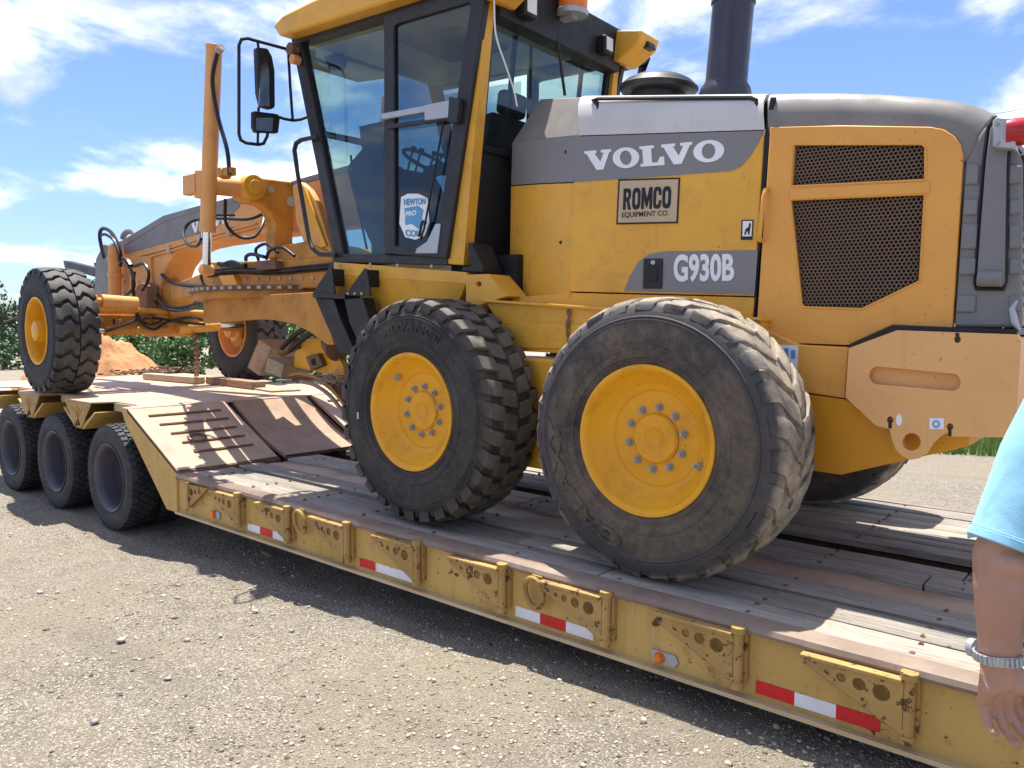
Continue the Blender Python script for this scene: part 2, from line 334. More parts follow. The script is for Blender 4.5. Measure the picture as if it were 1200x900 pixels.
def earth(name, c, c2, c3, sc=6, strength=.8):
    m, N, L, b = new_mat(name); v = coords(N, L)
    col = mixc(N, L, ramp(N, L, nz(N, L, v, sc*.25, 6), .35, .68), c, c2); col = mixc(N, L, ramp(N, L, nz(N, L, v, sc*3, 8, .7), .5, .72), col, c3)
    L.new(col, b.inputs['Base Color']); b.inputs['Roughness'].default_value = .95
    bump(N, L, b, nz(N, L, v, sc*2.4, 9, .72), strength, .05); return m
M['mound'] = earth('orange earth', (.55, .275, .12), (.46, .215, .09), (.34, .15, .065), 3, 1.0)
M['rubble'] = earth('pale rubble', (.62, .55, .48), (.40, .22, .13), (.75, .72, .68), 4)
# ------------------------------------------------------------------ ground
def sstep(a, b, t):
    t = np.clip((t-a)/(b-a), 0, 1); return t*t*(3-2*t)
def zg(x, y):
    x = np.asarray(x, float); y = np.asarray(y, float)
    z = np.where(x < 0, 0, .046*x); z = np.minimum(z, .30+0*x) ; z = np.where(x < 6.5, z, .30)
    d = np.sqrt((x-3)**2+(y-1)**2)
    return z - .028*np.clip(d-16, 0, 70) - .045*(1-sstep(-1.0, 1.2, x))
def axis_vals(lo, hi, step, far):
    a = list(np.arange(lo, hi+1e-6, step)); s = step; x = lo
    while x > -far: s *= 1.16; x -= s; a.insert(0, x)
    s = step; x = hi
    while x < far: s *= 1.16; x += s; a.append(x)
    return np.array(a)
def build_ground():
    xs = axis_vals(-6, 7, .035, 900); ys = axis_vals(-3.6, .9, .035, 900)
    X, Y = np.meshgrid(xs, ys); Z = zg(X, Y)
    n = np.zeros_like(X)
    for i in range(X.shape[0]):
        for j in range(X.shape[1]):
            x, y = X[i, j], Y[i, j]
            if -8 < x < 9 and -6 < y < 14:
                n[i, j] = .032*noise.noise((x*.9, y*.9, 0)) + .016*noise.noise((x*3.1, y*3.1, 5)) + .006*noise.noise((x*9, y*9, 2)) + .005*noise.noise((x*17, y*17, 8))
    Z = Z + n - .01
    # dip slightly where the trailer wheels stand so the tyres rest on the gravel
    v = np.stack([X, Y, Z], -1).reshape(-1, 3); ny, nx = X.shape
    idx = np.arange(ny*nx).reshape(ny, nx); f = np.stack([idx[:-1, :-1], idx[:-1, 1:], idx[1:, 1:], idx[1:, :-1]], -1).reshape(-1, 4)
    me = bpy.data.meshes.new('ground'); me.from_pydata(v.tolist(), [], f.tolist()); me.polygons.foreach_set('use_smooth', [True]*len(me.polygons))
    m, N, L, b = new_mat('packed gravel'); vv = coords(N, L)
    c = mixc(N, L, ramp(N, L, nz(N, L, vv, .75, 6, .62), .40, .60), (.325, .277, .195), (.238, .21, .152))
    c = mixc(N, L, ramp(N, L, nz(N, L, vv, 5, 6, .65), .45, .70), c, (.385, .325, .245))
    c = mixc(N, L, ramp(N, L, nz(N, L, vv, 55, 6, .7), .40, .70), c, (.155, .135, .105))
    vo = N.new('ShaderNodeTexVoronoi'); vo.inputs['Scale'].default_value = 125; L.new(vv, vo.inputs['Vector'])
    hs = N.new('ShaderNodeSeparateColor'); L.new(vo.outputs['Color'], hs.inputs[0])
    c = mixc(N, L, ramp(N, L, hs.outputs[0], .72, .95), c, (.55, .49, .41))
    smooth_ = ramp(N, L, nz(N, L, vv, .42, 5, .6, .6), .50, .62); c = mixc(N, L, mixc(N, L, .25, smooth_, (0, 0, 0)), c, mixc(N, L, ramp(N, L, nz(N, L, vv, 22, 7, .7), .35, .7), (.335, .28, .195), (.265, .226, .16)))
    tr1 = coords(N, L, (.25, 3.2, 1)); tk = ramp(N, L, nz(N, L, tr1, 1.0, 4, .5), .52, .66); c = mixc(N, L, mixc(N, L, .62, tk, (0, 0, 0)), c, (.205, .178, .135))
    L.new(c, b.inputs['Base Color']); b.inputs['Roughness'].default_value = .95
    ma = N.new('ShaderNodeMath'); ma.operation = 'ADD'; L.new(vo.outputs['Distance'], ma.inputs[0]); L.new(nz(N, L, vv, 40, 8, .7), ma.inputs[1])
    bump(N, L, b, ma.outputs[0], .9, .018)
    me.materials.append(m); o = link('ground', me); tag(o, None, kind='structure')
    return m
build_ground()
ICO = None
def ico():
    t = (1+5**.5)/2
    v = np.array([(-1, t, 0), (1, t, 0), (-1, -t, 0), (1, -t, 0), (0, -1, t), (0, 1, t), (0, -1, -t), (0, 1, -t), (t, 0, -1), (t, 0, 1), (-t, 0, -1), (-t, 0, 1)])/math.sqrt(1+t*t)
    f = np.array([(0, 11, 5), (0, 5, 1), (0, 1, 7), (0, 7, 10), (0, 10, 11), (1, 5, 9), (5, 11, 4), (11, 10, 2), (10, 7, 6), (7, 1, 8), (3, 9, 4), (3, 4, 2), (3, 2, 6), (3, 6, 8), (3, 8, 9), (4, 9, 5), (2, 4, 11), (6, 2, 10), (8, 6, 7), (9, 8, 1)])
    return v, f
def stones(name, P, size, cols, mat, squash=.6):
    v0, f0 = ico(); n = len(P)
    V = np.empty((n, 12, 3)); rot = rng.uniform(0, 2*PI, n)
    jit = rng.uniform(.62, 1.25, (n, 12, 1)); sc = np.stack([rng.uniform(.75, 1.3, n), rng.uniform(.75, 1.3, n), rng.uniform(.38, .7, n)*squash/.6], 1)
    q = v0[None]*jit*sc[:, None, :]*size[:, None, None]
    c, s = np.cos(rot)[:, None], np.sin(rot)[:, None]
    V[..., 0] = q[..., 0]*c - q[..., 1]*s; V[..., 1] = q[..., 0]*s + q[..., 1]*c; V[..., 2] = q[..., 2]
    V += P[:, None, :]
    Fc = (f0[None] + (np.arange(n)*12)[:, None, None]).reshape(-1, 3)
    me = bpy.data.meshes.new(name); me.vertices.add(n*12); me.vertices.foreach_set('co', V.reshape(-1))
    me.loops.add(len(Fc)*3); me.loops.foreach_set('vertex_index', Fc.reshape(-1)); me.polygons.add(len(Fc))
    me.polygons.foreach_set('loop_start', np.arange(len(Fc))*3); me.update(); me.validate()
    a = me.color_attributes.new('tone', 'FLOAT_COLOR', 'POINT')
    cc = np.ones((n, 12, 4)); cc[..., :3] = cols[:, None, :]; a.data.foreach_set('color', cc.reshape(-1))
    me.materials.append(mat); o = link(name, me); return o
def stone_mat(name):
    m, N, L, b = new_mat(name); at = N.new('ShaderNodeAttribute'); at.attribute_name = 'tone'; v = coords(N, L)
    c = mixc(N, L, ramp(N, L, nz(N, L, v, 60, 5), .35, .7), (1, 1, 1), (.72, .7, .66)); c = mixc(N, L, 1.0, at.outputs['Color'], c, 'MULTIPLY')
    L.new(c, b.inputs['Base Color']); b.inputs['Roughness'].default_value = .9; return m
M['stone'] = stone_mat('gravel stone')
def build_gravel():
    n = 92000
    # denser close to the camera, thinning with distance
    r = 1.2 + 8.8*rng.random(n)**1.25; a = rng.uniform(-.80, .66, n)
    dirx, diry = fw.x, fw.y; ln = math.hypot(dirx, diry); dirx /= ln; diry /= ln
    X = CAM.x + r*(dirx*np.cos(a) + diry*np.sin(a)); Y = CAM.y + r*(diry*np.cos(a) - dirx*np.sin(a))
    patch = np.array([noise.noise((x*.6, y*.6, 3))+.6*noise.noise((x*1.9, y*1.9, 7)) for x, y in zip(X, Y)])
    keep = (Y < .9) & (X < 6.8) & (X > -6) & (rng.random(n) < np.clip(.62+1.2*patch, .10, 1))
    X, Y = X[keep], Y[keep]; n = len(X)
    S = np.exp(rng.normal(math.log(.0046), .46, n)); S = np.clip(S, .0025, .022); S *= np.where(Y < -1.6, .8, 1)
    hh = np.array([.032*noise.noise((x*.9, y*.9, 0)) + .016*noise.noise((x*3.1, y*3.1, 5)) + .006*noise.noise((x*9, y*9, 2)) + .005*noise.noise((x*17, y*17, 8)) for x, y in zip(X, Y)])
    P = np.stack([X, Y, zg(X, Y) + hh - .01 + S*.12], 1)
    t = np.clip(rng.normal(.33, .13, n), .07, .68); w = rng.uniform(-.03, .04, n)
    C = np.stack([t*1.03+w*.6, t*.91, t*.70-w*.5], 1); C = np.clip(C, .03, .65)
    o = stones('gravel', P, S, C, M['stone']); tag(o, 'grey and tan gravel scattered over the yard', 'gravel', kind='stuff')
    # the odd larger stone
    n = 120; X = rng.uniform(-3, 6.3, n); Y = rng.uniform(-2.6, -.25, n); S = rng.uniform(.012, .024, n)
    t = rng.uniform(.3, .55, n); C = np.stack([t, t*.93, t*.84], 1); P = np.stack([X, Y, zg(X, Y)-.008], 1)
    o = stones('cobbles', P, S, C, M['stone'], .5); tag(o, 'larger pale stones lying among the gravel', 'stones', kind='stuff')
build_gravel()
# ------------------------------------------------------------------ background: trees, mound, rubble, grass, wire
def leaf_mat(name, c, c2):
    m, N, L, b = new_mat(name); oi = N.new('ShaderNodeTexCoord')
    col = mixc(N, L, ramp(N, L, nz(N, L, oi.outputs['Object'], 1.6, 4), .35, .65), c, c2); L.new(col, b.inputs['Base Color']); b.inputs['Roughness'].default_value = .6
    b.inputs['Transmission Weight'].default_value = 0; return m
LEAF = [leaf_mat('dark leaves', (.045, .10, .035), (.075, .14, .045)), leaf_mat('mid leaves', (.075, .15, .04), (.12, .20, .06)), leaf_mat('blue green leaves', (.05, .11, .055), (.08, .15, .07))]
M['bark'] = earth('bark', (.14, .10, .07), (.10, .075, .05), (.18, .14, .1), 8)
def make_tree(x, y, h, w, k, label, group, nleaf=2600, name='broadleaf_tree'):
    z0 = float(zg(x, y))-.05
    t = thing(name, (x, y, z0), label, 'tree', group)
    lean = Vector((random.uniform(-.1, .1), random.uniform(-.1, .1), 1))
    trunk = [g_tube([(x, y, z0-.2), Vector((x, y, z0)) + lean*h*.3, Vector((x, y, z0)) + lean*h*.75], [.035*h, .025*h, .008*h], 7)]
    for _ in range(5):
        a = random.uniform(0, 2*PI); s = random.uniform(.25, .6)
        p = Vector((x, y, z0)) + lean*h*s
        trunk.append(g_tube([p, p+Vector((math.cos(a)*w*.25, math.sin(a)*w*.25, h*.14)), p+Vector((math.cos(a)*w*.4, math.sin(a)*w*.4, h*.26))], [.014*h, .009*h, .003*h], 5))
    obj('trunk', trunk, M['bark'], t)
    blobs = []
    for _ in range(15):
        a = random.uniform(0, 2*PI); q = random.random()**.6; zz = random.uniform(.12, .9)
        rr = w*.5*q*math.sqrt(max(.1, 1-((zz-.45)/.62)**2)); blobs.append((x+math.cos(a)*rr, y+math.sin(a)*rr, z0+h*zz, random.uniform(.14, .25)*w))
    n = nleaf; B = np.array(blobs)[rng.integers(0, len(blobs), n)]
    d = rng.normal(size=(n, 3)); d /= np.linalg.norm(d, axis=1)[:, None]; rad = rng.random(n)**.45
    C = B[:, :3] + d*(B[:, 3]*rad)[:, None]*np.array([1, 1, .85]); C[:, 2] = np.maximum(C[:, 2], z0+.05)
    s = rng.uniform(.07, .17, n)*max(1, h/4.5)
    u = rng.normal(size=(n, 3)); u /= np.linalg.norm(u, axis=1)[:, None]; v = np.cross(u, rng.normal(size=(n, 3))); v /= np.linalg.norm(v, axis=1)[:, None]
    V = np.stack([C - u*s[:, None], C + v*(s*.55)[:, None], C + u*s[:, None], C - v*(s*.55)[:, None]], 1).reshape(-1, 3)
    me = bpy.data.meshes.new('crown'); me.from_pydata(V.tolist(), [], np.arange(n*4).reshape(n, 4).tolist()); me.materials.append(LEAF[k]); link('crown', me, t)
    return t
def at_dist(u, v, d): return CAM + ray(u, v)*d
def TL(u):
    if u < 24: return 'dense green tree at the far left end of the distant tree line'
    if u < 106: return 'dense green tree of the distant tree line hidden by the near front tyre'
    if u < 240: return 'dense green tree of the distant tree line seen below the front axle'
    if u < 390: return 'dense green tree of the distant tree line seen beyond the far front tyre'
    return 'dense green tree of the distant tree line standing behind the cab and tandem'
for i in range(22):
    u = -170 + i*34 + random.uniform(-9, 9); d = random.uniform(46, 62)
    p = at_dist(u, 430, d); h = random.uniform(4.4, 6.2)
    if u < 30: h *= 1.08
    make_tree(p.x, p.y, h, h*random.uniform(.95, 1.2), random.choice((0, 1, 1, 2)), TL(u), 'distant tree line', 3200)
for i, (u, d, h) in enumerate(((345, 30, 3.4), (375, 33, 3.2), (215, 34, 1.9), (160, 36, 2.0))):
    p = at_dist(u, 428, d); make_tree(p.x, p.y, h, h*1.3, 1, ['bright green bush beyond the far front wheel', 'bright green bush behind the black cab steps', 'low green bush behind the timber on the rear deck', 'low green bush beside the orange earth mound'][i], 'bushes behind the trailer', 2600, 'bush')
def mound(name, u, v, d, w, dep, h, mat, label, cat, seed=0, ridge=.35):
    p = at_dist(u, v, d); n = 56; rows = []
    for i in range(n):
        row = []
        for j in range(n):
            a, b = i/(n-1)*2-1, j/(n-1)*2-1; r = math.hypot(a, b)
            q = Vector((p.x, p.y, 0)) + r0*(a*w/2) + Vector((fw.x, fw.y, 0)).normalized()*(b*dep/2)
            k = max(0, 1-r)**.85
            z = h*k*(1+ridge*noise.noise((q.x*.9+seed, q.y*.9, 1))) + h*.10*noise.noise((q.x*3+seed, q.y*3, 4))*min(1, k*6) + h*.05*noise.noise((q.x*9, q.y*9, seed))*min(1, k*6)
            row.append((q.x, q.y, float(zg(q.x, q.y)) + z - .08))
        rows.append(row)
    o = obj(name, [g_grid(rows)], mat, None, 0, 80); tag(o, label, cat); return o
mound('earth_mound', 114, 440, 15.5, 4.4, 3.2, 2.0, M['mound'], 'mound of loose orange earth behind the near front wheel', 'earth mound', 3, .25)
mound('rubble_heap', 4, 445, 13.5, 1.5, 1.4, .95, M['rubble'], 'low heap of pale rubble at the left edge beside the front tyre', 'rubble', 9, .7)
mound('rubble_heap', 218, 440, 15, 1.4, 1.4, .80, M['rubble'], 'small heap of white and rusty rubble behind the far chain', 'rubble', 21, .8)
mound('rubble_heap', 325, 446, 12, 1.2, 1.0, .62, M['rubble'], 'pale heap of scrap right of the far front wheel', 'rubble', 33, .8)
def build_grass():
    n = 90000; X = rng.uniform(-4, 12, n); Y = 8.5 + rng.random(n)**1.2*7
    keep = np.array([noise.noise((x*.5, y*.5, 4)) + .6*noise.noise((x*2, y*2, 1)) > -.45 for x, y in zip(X, Y)]); X, Y = X[keep], Y[keep]; n = len(X)
    h = rng.uniform(.06, .24, n); a = rng.uniform(0, 2*PI, n); Z = zg(X, Y)-.01; w = .009
    P = np.stack([X, Y, Z], 1); s = np.stack([np.cos(a), np.sin(a), np.zeros(n)], 1)*w; tip = np.stack([rng.normal(0, .04, n), rng.normal(0, .04, n), h], 1)
    V = np.stack([P-s, P+s, P+tip], 1).reshape(-1, 3); me = bpy.data.meshes.new('grass'); me.from_pydata(V.tolist(), [], np.arange(n*3).reshape(n, 3).tolist())
    me.materials.append(leaf_mat('grass blades', (.10, .20, .03), (.19, .28, .06))); o = link('grass', me); tag(o, 'green grass at the far edge of the gravel yard', 'grass', kind='stuff')
build_grass()
def build_wire():
    a, b = at_dist(1090, 138, 40), at_dist(1300, 96, 40); pts = [a.lerp(b, t/12) + Vector((0, 0, -.5*math.sin(t/12*PI))) for t in range(-6, 19)]
    o = obj('overhead_wire', [g_tube(pts, .012, 5)], M['black']); tag(o, 'thin black overhead wire in the sky right of the hood', 'wire')
build_wire()
# ------------------------------------------------------------------ trailer
TR = thing('lowboy_trailer', (1, YC, 0), 'tan steel lowboy trailer with weathered wooden deck under the grader', 'trailer')
W2 = 2*YC
def circ(cx, cz, r, n=14, a0=0, a1=2*PI): return [(cx+r*math.cos(a0+(a1-a0)*k/n), cz+r*math.sin(a0+(a1-a0)*k/n)) for k in range(n)]
XE = 8.2
def rail(mirror):
    gs = {'side_beam': ([g_box(-.02, XE, .018, .05, .336, .602)], M['tan']),
          'bottom_flange': ([g_box(-.02, XE, -.022, .14, .318, .336)], M['flange'])}
    # the bent and rubbed top edge
    rows = []; n = 150
    for i in range(n+1):
        x = -.0 + XE*i/n; j = .006*noise.noise((x*2.2, 3, mirror)) + .003*noise.noise((x*9, 1, 5)); k = .005*noise.noise((x*3.1, 8, 2))
        rows.append([(x, .045, .596+k), (x, -.012+j, .600+k), (x, -.018+j, .615+k), (x, -.010+j, .634+k*.5), (x, .012, .6445), (x, .075, .6455), (x, .075, .61)])
    gs['deck_edge'] = ([g_grid(rows, True)], M['rim_edge'])
    for nme, (g, m) in gs.items(): obj(nme, [g_mirror(q) for q in g] if mirror else g, m, TR, 0, 40)
rail(0); rail(1)
deck = obj('deck_frame', [g_box(0, XE, y, y+.12, .34, .56) for y in (.55, .95, 1.68, 2.08)] + [g_box(x, x+.09, .05, W2-.05, .40, .55) for x in np.arange(.25, XE, .622)] + [g_box(0, XE, .05, W2-.05, .335, .345)], M['rust'], TR)
def board(x0, x1, y0, y1, z1, m, th=.045, warp=.004, parent=deck):
    n = max(3, int((x1-x0)/.35)); rows = []; s = random.random()*50
    for i in range(n+1):
        x = x0+(x1-x0)*i/n; a = warp*noise.noise((x*1.3, s, 0)); b = warp*noise.noise((x*1.3, s, 7)); e = .006*noise.noise((x*2.1, s, 3)); e2 = .006*noise.noise((x*2.1, s, 9))
        rows.append([(x, y0+e, z1-th), (x, y0+e, z1+a-.004), (x, y0+e+.005, z1+a), (x, y1+e2-.005, z1+b), (x, y1+e2, z1+b-.004), (x, y1+e2, z1-th)])
    g = g_grid(rows, True); g[1].extend([tuple(range(6)), tuple(reversed(range(n*6, n*6+6)))])
    bd0 = obj('deck_board', [g], M[m], parent, 0, 50)
    return bd0
BH = []
rowsB = [(.078, .262, 0, 'wood'), (.268, .452, 0, 'wood'), (.505, .705, .0, 'wood'), (.965, 1.135, 0, 'wood'), (1.143, 1.315, -.004, 'wood'), (1.585, 1.70, 0, 'wood'), (1.706, 1.835, 0, 'wood'), (1.852, 1.972, -.002, 'wood'), (1.985, 2.11, 0, 'wood'), (2.118, 2.25, 0, 'wood'), (2.26, 2.46, 0, 'wood'), (2.468, 2.66, 0, 'wood')]
for y0, y1, dz, m in rowsB:
    cuts = sorted([0.03 + random.uniform(0, .05), random.choice((2.4, 2.75, 3.1))+random.uniform(-.2, .2), random.choice((3.92, 4.6, 5.2)) + random.uniform(-.1, .1), XE-.1])
    if y0 < .3: cuts[2] = 3.93
    for a, b in zip(cuts, cuts[1:]): board(a, b-.012, y0, y1-.004, HD+dz+random.uniform(-.006, .004), m, warp=.007)
    for x in np.arange(.295, XE-.2, .622):
        for y in (y0+.035, y1-.035): BH.append(g_cyl((x+random.uniform(-.01, .01), y, HD-.004), (x, y, HD+.004), .011, n=8))
obj('board_bolts', BH, M['rust'], deck)['kind'] = 'stuff'
obj('dirt_pan', [g_grid([[(x, y, HD-.022 + .012*noise.noise((x*4, y*9, 0))) for y in np.linspace(.712, .958, 7)] for x in np.linspace(.05, XE-.1, 160)])], M['plate'], deck, 0, 60)
# rear deck over the wheels
ZR = 1.092
WX = (-1.29, -2.58, -3.87)                     # trailer axles
rear = []
tabs = [(-.98, -.70), (-2.24, -1.66), (-3.53, -2.95), (-4.8, -4.24)]
outl = [(-.86, .0)]
for i, (a, b) in enumerate(tabs):
    if i: outl += [(b+.10, .20), (b, .0)]
    outl += [(a, .0), (a-.10, .20)] if i < 3 else [(a-.5, .0)]
outl += [(-5.3, W2)]
mt = [(x, W2-y) for x, y in reversed(outl[:-1])]
outl = outl[:-1] + [(-5.3, 0), (-5.3, W2)] + mt
rd = obj('rear_deck', [g_plate(outl, ZR-.012, ZR, axis='z')], M['plate'], TR, 0)
fas = []
for i in range(3):
    b = tabs[i+1][1]+.10; a = tabs[i][0]-.10
    for mir in (0, 1):
        g = [g_box(b-.02, a+.02, .185, .20, ZR-.085, ZR-.012)]
        obj('fender_fascia', [g_mirror(q) for q in g] if mir else g, M['flange'], TR)
for i in range(3):                             # sloped fender panels between the wheels, and the V shaped gussets
    a, b = tabs[i+1]
    if True:
        for mir in (0, 1):
            xm = (a+b)/2
            f = [(b+.02, ZR-.014), (xm+.075, .835), (xm-.075, .835), (a-.02, ZR-.014)]
            inner = g_plate([(b+.10, ZR-.09), (xm+.10, .825), (xm-.10, .825), (a-.10, ZR-.09), (a-.06, ZR-.09), (xm-.06, .85), (xm+.06, .85), (b+.06, ZR-.09)], .012, .62)
            vg = [g_plate(f, .0, .012, [[(xm+.02+.03*k, ZR-.07), (xm+.032+.03*k, ZR-.07), (xm+.012, .93), (xm+.004, .93)] for k in (1, 3)] + [[(xm-.02-.03*k, ZR-.07), (xm-.004, .93), (xm-.012, .93), (xm-.032-.03*k, ZR-.07)] for k in (1, 3)]), g_box(xm-.006, xm+.006, -.006, 0, .87, ZR-.05)]
            obj('fender', [g_mirror(inner)] if mir else [inner], M['tan'], TR, .004)
            obj('gusset', [g_mirror(q) for q in vg] if mir else vg, M['bracket'], TR, .003)
# the sloping side and the ramps
sp = [(-1.0, ZR-.02), (-.88, ZR-.014), (-.03, .655), (-.02, .32), (-.25, .32)]
for mir in (0, 1):
    g = [g_plate([(-.98, ZR-.03), (-.86, ZR-.014), (-.02, .66), (-.022, .32), (-.20, .32), (-.93, .98)], .0, .03)]
    obj('ramp_side', [g_mirror(q) for q in g] if mir else g, M['tan'], TR, .004)
def ramp_slab(y0, y1, m, name, bow=0):
    rows = []
    for i in range(13):
        t = i/12; x = -.87 + .87*t; z = ZR+.002 + (.662-ZR)*t - bow*math.sin(t*PI)
        rows.append([(x-.01, y0, z-.03), (x, y0, z), (x, (y0+y1)/2, z - .004), (x, y1, z), (x-.01, y1, z-.03)])
    return obj(name, [g_grid(rows, True)], M[m], TR, 0, 50)
r1 = ramp_slab(.0, .90, 'plate', 'ramp'); r2 = ramp_slab(.985, 1.80, 'plate_dark', 'ramp', .05); r3 = ramp_slab(1.86, W2, 'plate', 'ramp')
for ya, yb in ((.0, .90), (1.86, W2)): obj('ramp_step', [g_box(-.02, .03, ya, yb, .60, .655)], M['rust'], TR)
obj('ramp_web', [g_plate([(-.86, ZR-.05), (-.02, .63), (-.02, .35), (-.86, .9)], .93, .95), g_plate([(-.86, ZR-.05), (-.02, .63), (-.02, .35), (-.86, .9)], 1.82, 1.84), g_box(-.5, 0, .96, 1.81, .34, .36)], M['rust'], TR)
for rr_, ys in ((r1, (.12, .78)), (r3, (1.98, 2.62))):
    for k in range(5):
        t = .16+.155*k; x = -.87+.87*t; z = ZR+.002+(.662-ZR)*t
        obj('cleat', [g_tube([(x, ys[0]+.03*k, z+.004), (x, ys[1], z+.004)], .012, 6)], M['rust'], rr_)
    ring = [(-.36+.0, ys[0]+.28+.07*math.cos(a), .86+.07*math.sin(a)*.1+.012) for a in np.linspace(0, 2*PI, 18)[:-1]]
lr = [Vector((-.36+.055*math.cos(a)*.9, .36+.075*math.sin(a), ZR+.002-(ZR-.662)*((-.36+.055*math.cos(a)*.9+.87)/.87)+.012)) for a in np.linspace(0, 2*PI, 20)[:-1]]
obj('lashing_ring', [g_tube(lr, .010, 7, closed=True)], M['rust'], r1)
# swing-out brackets
def bracket(x):
    x += random.uniform(-.006, .006); jz = random.uniform(-.006, .006)
    g = [g_cyl((x, -.028, .385), (x, -.028, .618), .021, n=14), g_cyl((x, -.028, .60), (x, -.028, .628), .03, n=14), g_cyl((x, -.028, .372), (x, -.028, .40), .028, n=12), g_box(x-.02, x+.03, -.012, .02, .40, .60)]
    p = obj('bracket', g, M['bracket'], TR, .003)
    holes = [circ(x-.085, .532, .030), circ(x-.160, .540, .023), circ(x-.222, .546, .017), circ(x-.272, .551, .011)]
    obj('web', [g_plate([(x-.015, .592), (x-.36, .582+jz), (x-.36, .565+jz), (x-.015, .405)], -.046, -.032, holes), g_tube([(x-.355, -.04, .57), (x-.01, -.04, .408)], .013, 6)], M['bracket'], p, .002)
    obj('arm', [g_hexa([(x-.37, -.055, .583+jz), (x-.37, -.004, .583+jz), (x-.02, -.004, .583), (x-.02, -.055, .583)], [(x-.37, -.055, .601+jz), (x-.37, -.004, .601+jz), (x-.02, -.004, .601), (x-.02, -.055, .601)])], M['bracket'], p, .004)
for k in range(-2, 9): bracket(2.1816+.6226*k)
g = [g_plate([(.50, .592), (.20, .582), (.20, .41), (.22, .41), (.46, .565)], -.02, -.008, [circ(.25, .53, .028), circ(.315, .54, .02), circ(.37, .548, .015)])]
obj('bracket', g + [g_box(.19, .22, -.03, .02, .40, .60)], M['bracket'], TR, .003)
for x, z in ((1.70, .555), (3.64, .535)):
    pts = [Vector((x+.055*math.cos(a), -.035-.012*math.sin(a), z+.075*math.sin(a)-.01)) for a in np.linspace(0, 2*PI, 22)[:-1]]
    obj('lashing_ring', [g_tube(pts, .013, 8, closed=True), g_box(x-.02, x+.04, -.03, .02, z+.045, z+.075)], M['bracket'], TR)
for x0, x1, cs, rg in ((.991, 1.467, 'WRW', 1), (2.245, 2.717, 'RWW', 1), (3.482, 3.954, 'WRW', 0), (4.735, 5.199, 'RWR', 0)):
    for k, c in enumerate(cs):
        a = x0+(x1-x0)*k/3; b = x0+(x1-x0)*(k+1)/3
        if rg and c == 'R' and cs == 'RWW': b -= .02
        zt = lambda x: .409 - (.010*abs(noise.noise((x*40, 2, 1))) if rg else 0)
        n = 8; xs_ = [a+(b-a)*i/n for i in range(n+1)]
        obj('reflector', [g_plate([(x, .356) for x in xs_] + [(x, zt(x)) for x in reversed(xs_)], .0145, .0185)], M['red' if c == 'R' else 'white'], TR)
obj('marker_light', [g_plate([(4.327-.055+.0, .352), (4.38, .352), (4.395, .38), (4.38, .408), (4.27, .408), (4.26, .38)], .008, .02)], M['zinc'], TR, .003)
obj('marker_lens', [g_lathe([(.0, -.028), (.014, -.026), (.022, -.016), (.026, 0), (.026, .012)], 18, (4.305, .008, .38))], M['orange_lens'], TR)
obj('marker_light', [g_box(.57, .625, .0, .02, .375, .425)], M['zinc'], TR, .003)
obj('marker_lens', [g_box(.522, .568, -.02, .018, .372, .428)], M['orange_lens'], TR, .006)
# trailer wheels
def truck_tyre_mesh():
    R, W = .486, .27
    prof = [(.306, -.10), (.315, -.122), (.36, -.135), (.40, -.136), (.44, -.130), (.462, -.122), (.470, -.108), (.472, -.06), (.473, 0), (.472, .06), (.470, .108), (.462, .122), (.44, .130), (.40, .136), (.36, .135), (.315, .122), (.306, .10)]
    gs = [g_lathe(prof, 72)]
    N_ = 46
    for k in range(N_):
        for row, (a0, a1, w, ph) in enumerate(((-.124, -.075, .62, 0), (-.066, -.03, .7, .5), (-.022, .022, .7, 0), (.03, .066, .7, .5), (.075, .124, .62, 0))):
            th0 = (k+ph)/N_*2*PI; hw = w*PI/N_; v = []
            for aa, sk in ((a0, -.12), (a1, .12)):
                ro = .486 - (.012 if abs(aa) > .12 else 0)
                for th in (th0-hw+sk*hw, th0+hw+sk*hw):
                    for rr in (.466, ro): v.append((rr*math.sin(th), aa, rr*math.cos(th)))
            gs.append((v, [(0, 1, 3, 2), (4, 6, 7, 5), (0, 4, 5, 1), (2, 3, 7, 6), (1, 5, 7, 3)]))
    return mesh_of('tyre', gs, M['rubber_truck'], 40)
def truck_rim_mesh():
    prof = [(.300, -.115), (.312, -.128), (.306, -.132), (.292, -.125), (.276, -.105), (.268, -.06), (.262, .05), (.25, .085), (.235, .092), (.20, .08), (.13, .085), (.11, .08), (.10, .05), (.09, .045), (0, .043)]
    gs = [g_lathe(prof, 48), g_lathe([(.30, .115), (.27, .10), (.262, .02)], 48)]
    for k in range(10): a = k*PI/5; gs.append(g_cyl((.165*math.cos(a), .085, .165*math.sin(a)), (.165*math.cos(a), .055, .165*math.sin(a)), .015, n=6))
    return mesh_of('wheel', gs, M['steelrim'], 35)
tt, tw = truck_tyre_mesh(), truck_rim_mesh()
TZ = .486-.052
for i, x in enumerate(WX):
    for y, flip in ((.125, 0), (.42, 1), (W2-.42, 0), (W2-.125, 1)):
        o = link('wheel', tw, TR, Vector((x, y, TZ)) - TR.location)
        if flip: o.rotation_euler = (0, 0, PI)
        t = link('tyre', tt, o, (0, 0, 0)); t.rotation_euler = (0, random.uniform(0, 6), 0)
    obj('axle', [g_cyl((x, .2, TZ), (x, W2-.2, TZ), .06, n=14), g_box(x-.05, x+.05, .75, .85, TZ, ZR-.05), g_box(x-.05, x+.05, W2-.85, W2-.75, TZ, ZR-.05)], M['black'], TR)
obj('bogie_beam', [g_box(-5.2, -.92, .72, .84, .80, ZR-.02), g_box(-5.2, -.92, W2-.84, W2-.72, .80, ZR-.02)], M['rust'], TR)
